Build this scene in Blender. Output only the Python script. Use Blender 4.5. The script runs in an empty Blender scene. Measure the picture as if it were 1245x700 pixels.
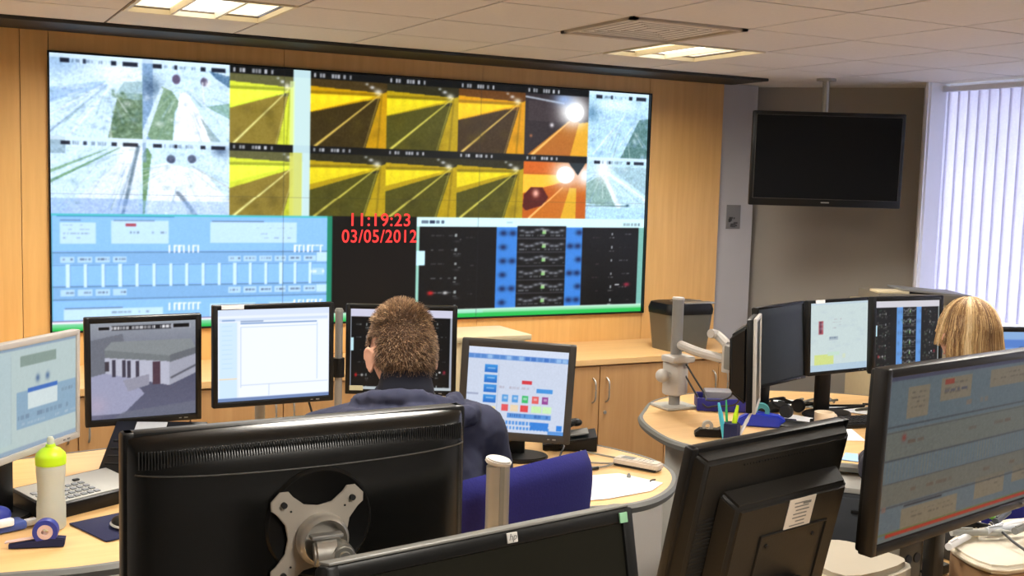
import bpy, bmesh, math, random
import numpy as np
from mathutils import Matrix, Vector, Euler
random.seed(7); RNG = np.random.RandomState(5)
sc = bpy.context.scene
COL = sc.collection
R = math.radians

# ------------------------------------------------------------------ materials
def lin(c):
    if max(c) > 1.0: c = [x/255.0 for x in c]
    return tuple((x/12.92 if x <= 0.04045 else ((x+0.055)/1.055)**2.4) for x in c[:3])

MATS = {}
def mat(name, col, rough=0.5, metal=0.0, vary=0.06, scale=30, bump=0.0, coat=0.0, trans=0.0, alpha=None, sheen=0.0, spec=None):
    if name in MATS: return MATS[name]
    m = bpy.data.materials.new(name); m.use_nodes = True
    nt = m.node_tree; b = nt.nodes['Principled BSDF']
    c = lin(col)
    tc = nt.nodes.new('ShaderNodeTexCoord'); nz = nt.nodes.new('ShaderNodeTexNoise')
    nz.inputs['Scale'].default_value = scale; nz.inputs['Detail'].default_value = 3
    nt.links.new(tc.outputs['Object'], nz.inputs['Vector'])
    mx = nt.nodes.new('ShaderNodeMix'); mx.data_type = 'RGBA'
    mx.inputs[6].default_value = (*[x*(1-vary) for x in c], 1); mx.inputs[7].default_value = (*[min(1, x*(1+vary)) for x in c], 1)
    nt.links.new(nz.outputs['Fac'], mx.inputs[0]); nt.links.new(mx.outputs[2], b.inputs['Base Color'])
    b.inputs['Roughness'].default_value = rough; b.inputs['Metallic'].default_value = metal
    if coat: b.inputs['Coat Weight'].default_value = coat
    if trans: b.inputs['Transmission Weight'].default_value = trans
    if sheen: b.inputs['Sheen Weight'].default_value = sheen
    if spec is not None: b.inputs['Specular IOR Level'].default_value = spec
    if bump:
        bp = nt.nodes.new('ShaderNodeBump'); bp.inputs['Strength'].default_value = bump; bp.inputs['Distance'].default_value = 0.002
        nt.links.new(nz.outputs['Fac'], bp.inputs['Height']); nt.links.new(bp.outputs[0], b.inputs['Normal'])
    MATS[name] = m; return m

def wood(name, col, dark, grain_axis=2, rough=0.42):
    m = bpy.data.materials.new(name); m.use_nodes = True
    nt = m.node_tree; b = nt.nodes['Principled BSDF']
    tc = nt.nodes.new('ShaderNodeTexCoord'); mp = nt.nodes.new('ShaderNodeMapping')
    s = [14, 14, 14]; s[grain_axis] = 0.9; mp.inputs['Scale'].default_value = s
    nz = nt.nodes.new('ShaderNodeTexNoise'); nz.inputs['Scale'].default_value = 2.2; nz.inputs['Detail'].default_value = 6; nz.inputs['Roughness'].default_value = 0.6
    cr = nt.nodes.new('ShaderNodeValToRGB')
    cr.color_ramp.elements[0].position = 0.3; cr.color_ramp.elements[0].color = (*lin(dark), 1)
    cr.color_ramp.elements[1].position = 0.72; cr.color_ramp.elements[1].color = (*lin(col), 1)
    nt.links.new(tc.outputs['Object'], mp.inputs['Vector']); nt.links.new(mp.outputs[0], nz.inputs['Vector'])
    nt.links.new(nz.outputs['Fac'], cr.inputs[0]); nt.links.new(cr.outputs[0], b.inputs['Base Color'])
    b.inputs['Roughness'].default_value = rough
    MATS[name] = m; return m

def emis(name, col, strength):
    if name in MATS: return MATS[name]
    m = bpy.data.materials.new(name); m.use_nodes = True
    b = m.node_tree.nodes['Principled BSDF']
    b.inputs['Base Color'].default_value = (*lin(col), 1)
    b.inputs['Emission Color'].default_value = (*lin(col), 1); b.inputs['Emission Strength'].default_value = strength
    MATS[name] = m; return m

def screen_mat(name, strength, rough=0.35):
    if name in MATS: return MATS[name]
    m = bpy.data.materials.new(name); m.use_nodes = True
    nt = m.node_tree; b = nt.nodes['Principled BSDF']
    a = nt.nodes.new('ShaderNodeAttribute'); a.attribute_name = 'Col'
    b.inputs['Base Color'].default_value = (0.006, 0.006, 0.006, 1); b.inputs['Roughness'].default_value = rough; b.inputs['Specular IOR Level'].default_value = .2
    nt.links.new(a.outputs['Color'], b.inputs['Emission Color']); b.inputs['Emission Strength'].default_value = strength
    MATS[name] = m; return m

M_WALLWOOD = wood('maple_veneer', (224, 180, 112), (212, 165, 97), 2, 0.5)
M_DOORWOOD = wood('maple_doors', (194, 150, 98), (180, 134, 84), 2, 0.5)
M_DESKWOOD = wood('maple_desk', (228, 187, 128), (215, 171, 112), 0, 0.4)
M_EDGE = mat('desk_edge_grey', (104, 104, 100), 0.5)
M_GREYWALL = mat('grey_wall', (160, 154, 144), 0.9, vary=0.03, scale=6)
M_COLWALL = mat('pale_grey_wall', (182, 180, 180), 0.9, vary=0.03, scale=6)
M_WHITE = mat('white_paint', (232, 234, 242), 0.7, vary=0.02)
M_BLACK = mat('black_plastic', (14, 14, 14), 0.42, vary=0.15, scale=60, spec=.3)
M_BLACKM = mat('black_matte', (22, 22, 22), 0.7)
M_DARKP = mat('charcoal_plastic', (38, 36, 33), 0.5, vary=0.1, scale=300, bump=0.15)
M_BEZEL = mat('dark_bezel', (26, 25, 25), 0.4, spec=.35)
M_SILVER = mat('silver_plastic', (184, 180, 174), 0.45)
M_STEEL = mat('brushed_steel', (170, 168, 160), 0.38, metal=0.75, vary=0.1, scale=80)
M_ALU = mat('aluminium', (150, 149, 146), 0.42, metal=0.5)
M_CAST = mat('cast_silver', (188, 184, 176), 0.4, metal=0.6, vary=0.1)
M_PAPER = mat('paper_white', (246, 246, 248), 0.8, vary=0.01)
M_PAPERG = mat('paper_grey', (200, 205, 212), 0.8, vary=0.05)
M_NAVY = mat('navy_plastic', (26, 28, 120), 0.5)
M_NAVYF = mat('navy_cloth', (24, 28, 66), 0.9, scale=200, bump=0.3)
M_CHAIR = mat('blue_fabric', (26, 27, 108), 0.95, vary=0.2, scale=180, bump=0.4)
M_JACKET = mat('jacket_navy', (38, 41, 62), 0.95, vary=0.22, scale=14, bump=0.3)
M_COLLAR = mat('collar_dark', (20, 22, 36), 0.95, scale=60)
M_SKIN = mat('skin', (208, 158, 134), 0.55, vary=0.08, scale=20)
M_TROUS = mat('dark_trousers', (30, 30, 36), 0.9)
M_BLOUSE = mat('dark_blouse', (44, 44, 56), 0.9)
M_CREAM = mat('cream_laminate', (214, 200, 162), 0.55, vary=0.03)
M_BEIGE = mat('beige_plastic', (180, 170, 150), 0.55, vary=0.03)
M_GREYP = mat('grey_plastic', (120, 120, 116), 0.5)
M_LGREY = mat('light_grey_plastic', (176, 176, 170), 0.5)
M_SHRED = mat('shredder_grey', (104, 102, 92), 0.45, metal=0.35, vary=0.05)
M_STRIP = mat('near_black', (34, 33, 31), 0.6)
M_CARPET = mat('carpet_blue_grey', (128, 124, 120), 1.0, vary=0.25, scale=220, bump=0.5)
M_CABLE = mat('cable_black', (20, 20, 20), 0.5)
M_CABLEG = mat('cable_grey', (120, 118, 108), 0.5)
M_LIME = mat('lime_plastic', (196, 235, 30), 0.4)
M_BOTTLE = mat('frosted_plastic', (236, 240, 228), 0.5, trans=0.45)
M_BLUEP = mat('bright_blue', (36, 60, 190), 0.4)
M_CYAN = mat('cyan_plastic', (80, 190, 215), 0.4)
M_GREEN = mat('green_plastic', (70, 190, 110), 0.5)
M_RED = mat('red_plastic', (190, 50, 45), 0.5)
M_DARKGREY = mat('dark_grey_metal', (62, 66, 72), 0.55)
M_LBLUE = mat('pale_blue_card', (150, 185, 230), 0.8)
M_YEL = mat('yellow_plastic', (220, 200, 70), 0.5)
M_BROWNW = mat('brown_wood_edge', (134, 104, 72), 0.6, vary=0.15, scale=8)

# ------------------------------------------------------------------ mesh helpers
def BM(): return bmesh.new()
def xf(loc=(0,0,0), rz=0, rx=0, ry=0):
    return Matrix.Translation(loc) @ Euler((rx, ry, rz), 'XYZ').to_matrix().to_4x4()
def add_box(bm, c, s, bev=0.0, T=None, seg=2):
    t = BM(); bmesh.ops.create_cube(t, size=1)
    bmesh.ops.scale(t, vec=s, verts=t.verts)
    if bev: bmesh.ops.bevel(t, geom=list(t.edges), offset=min(bev, min(s)*0.45), segments=seg, affect='EDGES', profile=0.5)
    M = Matrix.Translation(c)
    if T is not None: M = T @ M
    t.transform(M); join(bm, t); return bm
def join(bm, t):
    me = bpy.data.meshes.new('tmp'); t.to_mesh(me); t.free(); bm.from_mesh(me); bpy.data.meshes.remove(me)
def add_cyl(bm, p0, p1, r0, r1=None, n=20, T=None, bev=0):
    if r1 is None: r1 = r0
    p0 = Vector(p0); p1 = Vector(p1); d = p1-p0
    t = BM(); bmesh.ops.create_cone(t, cap_ends=True, segments=n, radius1=r0, radius2=r1, depth=d.length)
    if bev:
        es = [e for e in t.edges if abs(abs(e.verts[0].co.z)-d.length/2) < 1e-6 and abs(e.verts[0].co.z-e.verts[1].co.z) < 1e-6]
        bmesh.ops.bevel(t, geom=es, offset=bev, segments=3, affect='EDGES')
    M = Matrix.Translation((p0+p1)/2) @ d.to_track_quat('Z', 'Y').to_matrix().to_4x4()
    if T is not None: M = T @ M
    t.transform(M); join(bm, t); return bm
def add_sphere(bm, c, r, s=(1,1,1), n=20, T=None):
    t = BM(); bmesh.ops.create_uvsphere(t, u_segments=n, v_segments=max(6, n*2//3), radius=r)
    bmesh.ops.scale(t, vec=s, verts=t.verts)
    M = Matrix.Translation(c)
    if T is not None: M = T @ M
    t.transform(M); join(bm, t); return bm
def add_prism(bm, pts, z0, z1, bev=0.0, T=None, seg=2):
    t = BM(); vs = [t.verts.new((x, y, z0)) for x, y in pts]; f = t.faces.new(vs)
    ex = bmesh.ops.extrude_face_region(t, geom=[f]); nv = [v for v in ex['geom'] if isinstance(v, bmesh.types.BMVert)]
    for v in nv: v.co.z = z1
    bmesh.ops.recalc_face_normals(t, faces=t.faces)
    if bev:
        es = [e for e in t.edges if abs(e.verts[0].co.z-e.verts[1].co.z) < 1e-6]
        bmesh.ops.bevel(t, geom=es, offset=bev, segments=seg, affect='EDGES')
    if T is not None: t.transform(T)
    join(bm, t); return bm
def add_lathe(bm, prof, n=28, T=None):
    t = BM(); rings = []
    for r, z in prof:
        if r < 1e-5: rings.append([t.verts.new((0, 0, z))])
        else: rings.append([t.verts.new((r*math.cos(2*math.pi*i/n), r*math.sin(2*math.pi*i/n), z)) for i in range(n)])
    for a, b in zip(rings, rings[1:]):
        for i in range(n):
            j = (i+1) % n
            if len(a) == 1 and len(b) == 1: continue
            if len(a) == 1: t.faces.new((a[0], b[i], b[j]))
            elif len(b) == 1: t.faces.new((a[i], a[j], b[0]))
            else: t.faces.new((a[i], a[j], b[j], b[i]))
    bmesh.ops.recalc_face_normals(t, faces=t.faces)
    if T is not None: t.transform(T)
    join(bm, t); return bm
def smooth_path(pts, n=8):
    P = [Vector(p) for p in pts]; out = []
    for i in range(len(P)-1):
        p0 = P[max(i-1, 0)]; p1 = P[i]; p2 = P[i+1]; p3 = P[min(i+2, len(P)-1)]
        for k in range(n):
            t = k/n
            out.append(0.5*((2*p1)+(-p0+p2)*t+(2*p0-5*p1+4*p2-p3)*t*t+(-p0+3*p1-3*p2+p3)*t**3))
    out.append(P[-1]); return out
def add_tube(bm, pts, r, n=8, smooth=6, T=None):
    P = smooth_path(pts, smooth) if smooth else [Vector(p) for p in pts]
    rr = r if hasattr(r, '__len__') else None
    t = BM(); rings = []; up = Vector((0, 0, 1))
    for i, p in enumerate(P):
        d = (P[min(i+1, len(P)-1)]-P[max(i-1, 0)])
        if d.length < 1e-9: d = Vector((1, 0, 0))
        d.normalize()
        a = d.cross(up)
        if a.length < 1e-3: a = d.cross(Vector((0, 1, 0)))
        a.normalize(); b = d.cross(a)
        q = r if rr is None else rr[0]+(rr[1]-rr[0])*i/(len(P)-1)
        rings.append([t.verts.new(p+a*q*math.cos(2*math.pi*k/n)+b*q*math.sin(2*math.pi*k/n)) for k in range(n)])
    for x, y in zip(rings, rings[1:]):
        for k in range(n): t.faces.new((x[k], x[(k+1) % n], y[(k+1) % n], y[k]))
    t.faces.new(rings[0][::-1]); t.faces.new(rings[-1])
    bmesh.ops.recalc_face_normals(t, faces=t.faces)
    if T is not None: t.transform(T)
    join(bm, t); return bm
def obj(name, bm, m, parent=None, smooth=True, ang=35):
    me = bpy.data.meshes.new(name)
    bm.normal_update()
    bm.to_mesh(me); bm.free()
    o = bpy.data.objects.new(name, me); COL.objects.link(o)
    if m is not None:
        for mm in (m if isinstance(m, (list, tuple)) else [m]): me.materials.append(mm)
    if smooth and len(me.polygons):
        me.polygons.foreach_set('use_smooth', [True]*len(me.polygons))
        try: me.set_sharp_from_angle(angle=R(ang))
        except Exception: pass
    if parent is not None: o.parent = parent
    return o
def thing(name, label, cat, loc=(0,0,0), rz=0, group=None):
    o = bpy.data.objects.new(name, None); COL.objects.link(o); o.empty_display_size = 0.05
    o.location = loc; o.rotation_euler = (0, 0, rz); o['label'] = label; o['category'] = cat
    if group: o['group'] = group
    return o
def tag(o, label, cat, group=None, kind=None):
    o['label'] = label; o['category'] = cat
    if group: o['group'] = group
    if kind: o['kind'] = kind
    return o
def lab(o, label): o['label'] = label; return o
def struct(name, bm, m, smooth=False):
    o = obj(name, bm, m, None, smooth); o['kind'] = 'structure'; return o
def plain(name, label, cat, bm, m, loc, rz=0, group=None, smooth=True):
    o = obj(name, bm, m, None, smooth); o.location = loc; o.rotation_euler = (0, 0, rz); return tag(o, label, cat, group)

# ------------------------------------------------------------------ drawn screens (computed pixel by pixel onto a vertex grid)
class Canvas:
    def __init__(s, w, h, col=(0,0,0)):
        s.w, s.h = w, h; s.a = np.zeros((h, w, 3)); s.a[:] = np.array(col)/255.0
        s.X, s.Y = np.meshgrid((np.arange(w)+.5)/w, (np.arange(h)+.5)/h)
        s.ox = s.oy = 0.0; s.sx = s.sy = 1.0
    def view(s, x0, y0, x1, y1): s.ox, s.oy, s.sx, s.sy = x0, y0, x1-x0, y1-y0; return s
    def _win(s, x0, y0, x1, y1):
        x0, x1 = s.ox+s.sx*x0, s.ox+s.sx*x1; y0, y1 = s.oy+s.sy*y0, s.oy+s.sy*y1
        i0 = max(0, int(round(x0*s.w))); i1 = min(s.w, int(round(x1*s.w))); j0 = max(0, int(round(y0*s.h))); j1 = min(s.h, int(round(y1*s.h)))
        if i1 <= i0: i1 = min(s.w, i0+1)
        if j1 <= j0: j1 = min(s.h, j0+1)
        return i0, j0, i1, j1
    def rect(s, x0, y0, x1, y1, c, al=1.0, c2=None):
        i0, j0, i1, j1 = s._win(x0, y0, x1, y1)
        c = np.array(c)/255.0
        if c2 is not None:
            t = np.linspace(0, 1, j1-j0)[:, None, None]; c = c*(1-t)+np.array(c2)/255.0*t
        s.a[j0:j1, i0:i1] = s.a[j0:j1, i0:i1]*(1-al)+c*al
    def loc(s):
        i0, j0, i1, j1 = s._win(0, 0, 1, 1)
        return (i0, j0, i1, j1, (s.X[j0:j1, i0:i1]-s.ox)/s.sx, (s.Y[j0:j1, i0:i1]-s.oy)/s.sy)
    def mask(s, f, c, al=1.0):
        i0, j0, i1, j1, u, v = s.loc(); m = (np.clip(f(u, v), 0, 1)*al)[..., None]
        s.a[j0:j1, i0:i1] = s.a[j0:j1, i0:i1]*(1-m)+np.array(c)/255.0*m
    def poly(s, P, c, al=1.0):
        def f(u, v):
            ins = np.zeros(u.shape, bool); n = len(P)
            for k in range(n):
                xa, ya = P[k]; xb, yb = P[(k+1) % n]
                if ya == yb: continue
                cr = ((ya > v) != (yb > v)) & (u < (xb-xa)*(v-ya)/(yb-ya)+xa); ins ^= cr
            return ins.astype(float)
        s.mask(f, c, al)
    def line(s, x0, y0, x1, y1, wd, c, al=1.0, wd2=None):
        wd2 = wd if wd2 is None else wd2; L = math.hypot(x1-x0, y1-y0)+1e-9
        def f(u, v):
            t = np.clip(((u-x0)*(x1-x0)+(v-y0)*(y1-y0))/L/L, 0, 1)
            d = np.hypot(u-x0-t*(x1-x0), v-y0-t*(y1-y0)); w = wd+(wd2-wd)*t
            return np.clip(1.5-d/w, 0, 1)
        s.mask(f, c, al)
    def blob(s, x, y, rx, ry, c, al=1.0, hard=False):
        if hard: s.mask(lambda u, v: np.clip((1.1-np.hypot((u-x)/rx, (v-y)/ry))*6, 0, 1), c, al)
        else: s.mask(lambda u, v: np.exp(-((u-x)/rx)**2-((v-y)/ry)**2), c, al)
    def noise(s, amt, cell=3, mono=True):
        i0, j0, i1, j1 = s._win(0, 0, 1, 1); h, w = j1-j0, i1-i0
        n = RNG.randn(h//cell+2, w//cell+2, 1 if mono else 3); n = np.repeat(np.repeat(n, cell, 0), cell, 1)[:h, :w]
        s.a[j0:j1, i0:i1] += n*amt*.4/255.0
    def dashes(s, x0, x1, y, hgt, c, al=1.0, fill=.6, unit=.02):
        x = x0
        while x < x1:
            l = unit*(0.5+random.random()*1.5)
            if random.random() < fill: s.rect(x, y, min(x+l, x1), y+hgt, c, al*(.5+.5*random.random()))
            x += l+unit*.4
    def blur(s, k=1):
        for _ in range(k):
            a = np.pad(s.a, ((1,1),(1,1),(0,0)), 'edge')
            s.a = (a[:-2,1:-1]+a[2:,1:-1]+a[1:-1,:-2]+a[1:-1,2:]+2*a[1:-1,1:-1])/6

def canvas_mesh(name, cv, w, h, m, parent, T=Matrix.Identity(4), y=0.0, sub=None):
    """grid in the local x-z plane facing -y, centred; sub = (u0,v0,u1,v1) portion of the canvas"""
    a = np.clip(cv.a, 0, 1)
    if sub:
        i0, j0, i1, j1 = int(sub[0]*cv.w), int(sub[1]*cv.h), int(math.ceil(sub[2]*cv.w)), int(math.ceil(sub[3]*cv.h)); a = a[j0:j1, i0:i1]
    H, W = a.shape[:2]
    xs, zs = np.meshgrid(np.linspace(-w/2, w/2, W), np.linspace(h/2, -h/2, H))
    co = np.stack([xs, np.full_like(xs, y), zs, np.ones_like(xs)], -1).reshape(-1, 4) @ np.array(T).T
    me = bpy.data.meshes.new(name); me.vertices.add(W*H); me.vertices.foreach_set('co', co[:, :3].astype(np.float32).ravel())
    idx = np.arange(W*H).reshape(H, W); q = np.stack([idx[1:, :-1], idx[1:, 1:], idx[:-1, 1:], idx[:-1, :-1]], -1).reshape(-1, 4)
    me.loops.add(q.size); me.loops.foreach_set('vertex_index', q.ravel().astype(np.int32))
    me.polygons.add(len(q)); me.polygons.foreach_set('loop_start', (np.arange(len(q))*4).astype(np.int32))
    try: me.polygons.foreach_set('loop_total', np.full(len(q), 4, np.int32))
    except Exception: pass
    me.update(calc_edges=True)
    at = me.attributes.new('Col', 'FLOAT_COLOR', 'POINT')
    l = np.where(a <= 0.04045, a/12.92, ((a+0.055)/1.055)**2.4); l = np.concatenate([l, np.ones((H, W, 1))], -1)
    at.data.foreach_set('color', l.reshape(-1).astype(np.float32))
    me.materials.append(m); me.validate()
    o = bpy.data.objects.new(name, me); COL.objects.link(o); o.parent = parent; return o

def text_mesh(name, cu, m, parent):
    o = bpy.data.objects.new('tmp_text', cu); COL.objects.link(o); dg = bpy.context.evaluated_depsgraph_get(); dg.update()
    me = bpy.data.meshes.new_from_object(o.evaluated_get(dg)); bpy.data.objects.remove(o); me.materials.clear(); me.materials.append(m)
    o = bpy.data.objects.new(name, me); COL.objects.link(o); o.parent = parent; return o
# ---- video wall picture
VW, VH = 3.5185, 1.372
VX0, VZ1 = 0.5516, 1.73+0.5485
def tick_header(c, kind, k):
    if kind == 'dark':
        c.rect(0, 0, 1, .10, (16, 18, 20)); x = .04
        for g in (1, 0, 1, 1, 0, 0, 1, 1, 1, 0, 1, 0, 1):
            if g: c.rect(x, .03, x+.028, .078, (215, 218, 226), .55+.35*random.random())
            x += .038
    else:
        c.rect(0, 0, 1, .05, (215, 235, 250), .7)
        for x0, x1 in ((.12, .22), (.36, .39), (.66, .72), (.78, .95)): c.rect(x0, .055, x1, .105, (10, 14, 30), .9)
        c.dashes(.24, .6, .06, .04, (70, 90, 120), .6, .6, .02)
def feed_snow(c, k):
    c.rect(0, 0, 1, 1, (206, 234, 255))
    if k == 0:
        c.blob(.1, .1, .3, .15, (140, 175, 215), .8); c.blob(.75, .2, .3, .12, (240, 248, 255), .9)
        c.poly([(0, .42), (.6, .3), (.62, .36), (0, .6)], (170, 205, 245)); c.line(0, .95, .62, .35, .012, (120, 150, 180), .7, .004)
        c.line(.0, .75, .6, .33, .008, (235, 245, 255), .8); c.line(.2, 1, .66, .36, .012, (232, 244, 255), .9)
        c.poly([(.62, 1), (.72, .52), (.76, .44), (1, .44), (1, 1)], (92, 122, 96)); c.poly([(.68, .5), (.8, .3), (1, .28), (1, .52)], (150, 185, 195), .8)
        for _ in range(70): c.blob(.66+random.random()*.34, .42+random.random()*.58, .02, .02, random.choice([(60, 96, 70), (150, 180, 160), (100, 130, 90)]), .7)
        for _ in range(45): c.blob(random.random()*.7, .3+random.random()*.6, .03, .015, (130, 160, 195), .4)
    elif k == 1:
        c.rect(0, 0, .12, 1, (130, 165, 205)); c.blob(.1, .35, .12, .14, (66, 96, 130), .8)
        c.blob(.38, .23, .045, .06, (74, 58, 92), .85, True); c.blob(.7, .24, .042, .055, (74, 62, 92), .85, True); c.blob(.74, .27, .03, .04, (235, 235, 245), .9)
        c.poly([(.75, .1), (1, .15), (1, .3), (.85, .2)], (60, 100, 140), .8)
        c.poly([(.05, .95), (.12, .6), (.22, .33), (.33, .38), (.42, .52), (.36, .65), (.34, 1), (.1, 1)], (124, 158, 130)); c.poly([(.0, .9), (.2, .35), (.24, .35), (.04, 1), (0, 1)], (205, 230, 250))
        c.poly([(.35, 1), (.38, .7), (.42, .4), (.5, .38), (.86, 1)], (246, 250, 255)); c.line(.48, .3, 1, .85, .014, (214, 236, 255)); c.poly([(.65, .68), (.9, 1), (.78, 1)], (140, 170, 180), .8)
        c.poly([(.72, .55), (1, .5), (1, .7)], (120, 165, 150), .8); c.line(.68, .25, .7, .5, .008, (235, 240, 250))
    elif k == 2:
        c.rect(0, 0, .17, .22, (110, 140, 160), .6); c.line(0, .45, .6, .15, .02, (120, 165, 130), .9, .006); c.line(0, .58, .75, .12, .018, (96, 145, 100), .9, .006)
        c.poly([(.1, 1), (.88, .12), (1, .1), (.95, 1)], (222, 238, 255)); c.blob(.85, .2, .12, .3, (250, 253, 255), .9)
        for x in (.05, .3, .6): c.line(x, 1, x*.5+.5, .3, .006, (190, 210, 245), .8)
        c.line(.78, 1, .95, .1, .02, (96, 120, 140), .9); c.line(.72, .95, .92, .2, .01, (150, 176, 200), .8)
        c.rect(0, .8, 1, 1, (120, 160, 230), .5)
    elif k == 3:
        c.poly([(-.08, 1), (-.05, .3), (.05, .1), (.1, .2), (.02, 1)], (110, 150, 110)); c.rect(0, 0, .04, .3, (110, 140, 180), .6)
        c.blob(.32, .25, .05, .055, (70, 80, 110), .95, True); c.blob(.56, .24, .05, .055, (74, 84, 112), .9, True); c.blob(.9, .12, .1, .07, (56, 80, 120), .7)
        c.poly([(.05, .9), (.1, .35), (.25, .3), (.7, .4), (1, .8), (1, 1), (.05, 1)], (236, 246, 255)); c.line(.4, .7, .6, 1, .025, (96, 115, 140), .8); c.line(.55, .33, 1, .62, .01, (190, 205, 210)); c.line(.5, .7, .8, 1, .008, (250, 252, 255))
        c.rect(0, .82, 1, 1, (130, 175, 235), .45)
    elif k == 4:
        c.rect(0, 0, 1, 1, (184, 224, 246)); c.blob(.06, .33, .1, .13, (96, 140, 175), .9); c.poly([(.55, 1), (.85, .4), (1, .38), (1, 1)], (88, 128, 128))
        c.blob(.5, .2, .3, .1, (228, 246, 255), .8); c.line(.1, .95, .6, .35, .01, (235, 248, 255), .8); c.line(.4, 1, .75, .5, .01, (225, 242, 255), .7)
        for _ in range(50): c.blob(random.random(), .3+random.random()*.7, .03, .03, random.choice([(140, 175, 215), (206, 232, 250), (120, 165, 205)]), .5)
    else:
        c.rect(0, 0, 1, 1, (190, 226, 240)); c.poly([(0, .42), (.22, .3), (.3, .35), (.5, .8), (0, .75)], (140, 176, 172)); c.poly([(.35, .15), (1, .15), (1, .6)], (164, 200, 216))
        c.blob(.27, .2, .12, .18, (248, 250, 255), .95); c.line(.3, .3, .55, .8, .04, (240, 250, 255), .9); c.line(.35, .25, 1, .68, .025, (240, 252, 255), .9)
        c.rect(0, .78, .7, .8, (80, 110, 120), .7); c.blob(.7, .78, .03, .02, (40, 80, 110)); c.rect(0, .82, 1, 1, (176, 220, 248), .8)
    vx, vy = ((.62, .33), (.45, .3), (.9, .15), (.45, .3), (.6, .35), (.27, .2))[k]
    for _ in range(26):
        a = random.uniform(.15, 3.0); L0 = random.uniform(.1, .4); L1 = L0+random.uniform(.15, .5)
        c.line(vx+math.cos(a)*L0, vy+abs(math.sin(a))*L0, vx+math.cos(a)*L1, vy+abs(math.sin(a))*L1, .004, random.choice([(130, 165, 205), (240, 250, 255), (240, 250, 255), (160, 192, 226), (110, 150, 150)]), random.uniform(.2, .5), .01)
    for _ in range(30): c.blob(random.random(), random.random(), random.uniform(.02, .06), random.uniform(.015, .04), random.choice([(130, 165, 205), (240, 248, 255), (170, 205, 235), (110, 150, 160)]), .3)
    c.noise(26, 2)
def feed_tunnel(c, tone, row):
    hot, wallc, road, lanec, roof = tone
    c.rect(0, 0, 1, 1, road); c.rect(0, 0, 1, .36, roof)
    c.poly([(0, .2), (.93, .24), (.93, .3), (0, .55 if row == 0 else .62)], wallc); c.poly([(0, .3), (.7, .28), (.88, .28), (0, .54)], hot)
    for i in range(6): c.blob(.15*i, .36-.01*i, .05, .09-.01*i, tuple(min(255, int(x*1.15)) for x in hot), .5)
    c.line(0, .28, .9, .27, .02, tuple(int(x*.62) for x in wallc), .7)
    c.poly([(.93, .25), (1, .22), (1, 1), (.72, 1)], wallc); c.line(.93, .26, .88, 1, .012, tuple(int(x*.75) for x in wallc), .8); c.line(.9, .28, .7, 1, .007, lanec, .5)
    c.line(.92, .25, .06, 1, .005, lanec, 1.0, .016); c.blob(.88, .23, .05, .04, (240, 240, 225), .8)
    c.blob(.8, .17, .03, .02, (235, 240, 250), .8); c.blob(.73, .13, .02, .015, (220, 230, 240), .7)
    for _ in range(16): c.blob(random.random()*.8+.1, .55+random.random()*.45, .07, .06, random.choice([(30, 24, 10), (110, 96, 20)]), .15)
    c.noise(9, 2)
def blue_scada(c, bg, box, line_, dk, ink, redc):
    c.rect(0, 0, 1, 1, bg)
    c.rect(0, .0, 1, .02, tuple(int(x*.6) for x in bg)); c.rect(.02, .015, .42, .03, (30, 110, 150), .8)
    c.rect(.03, .08, .15, .28, box); c.rect(.2, .06, .4, .28, box); c.rect(.55, .07, .88, .27, box)
    for y in (.1, .14, .18, .22): c.dashes(.04, .13, y, .012, ink, .5, .6, .01)
    c.rect(.25, .085, .285, .115, redc); c.dashes(.25, .3, .165, .02, ink, .7, .8, .01); c.dashes(.34, .39, .165, .02, ink, .6, .8, .01); c.rect(.03, .055, .1, .07, ink, .5); c.rect(.21, .055, .35, .07, ink, .5); c.rect(.555, .055, .75, .07, ink, .6)
    for y in (.12, .18, .22): c.dashes(.7, .86, y, .012, ink, .35, .4, .01)
    c.rect(0, .36, 1, .47, tuple(int(x*.93) for x in bg)); c.rect(0, .675, 1, .8, tuple(int(x*.93) for x in bg))
    for y in (.355, .475, .675, .8): c.rect(0, y, 1, y+.012, dk, .75)
    for i in range(16):
        x = .05+.0585*i
        c.rect(x, .47, x+.011, .69, line_); c.rect(x+.011, .475, x+.013, .68, dk, .5)
        if i < 4 or i > 9:
            c.rect(x-.02, .4, x+.028, .455, box, .8); c.dashes(x-.012, x+.024, .415, .02, ink, .8, .9, .008); c.rect(x-.02, .71, x+.028, .77, box, .8); c.dashes(x-.012, x+.024, .73, .02, ink, .8, .9, .008)
    for y in (.29, .85):
        for x in (.4, .87):
            for k in range(7):
                if random.random() < .9: c.rect(x+.017*k, y, x+.017*k+.006, y+.075, (250, 252, 255))
                if random.random() < .7: c.rect(x+.017*k, y, x+.017*k+.014, y+.016, (245, 250, 255), .8)
    c.rect(.94, .53, .99, .6, box, .6); c.dashes(.935, .99, .55, .03, (250, 252, 255), .9, .8, .01); c.rect(.96, .37, 1, .46, box); c.rect(.96, .7, 1, .78, box)
    c.rect(.04, .89, .38, .995, box); c.dashes(.2, .33, .92, .02, ink, .5, .6, .01); c.rect(.045, .88, .24, .893, ink, .6)
    c.rect(.55, .87, .72, 1, box); c.rect(.585, .89, .62, .91, redc, .9); c.rect(.77, .87, .87, .97, box); c.dashes(.63, .71, .9, .015, ink, .6, .6, .01); c.dashes(.78, .86, .9, .015, ink, .6, .6, .01)
    c.noise(5, 2)
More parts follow.
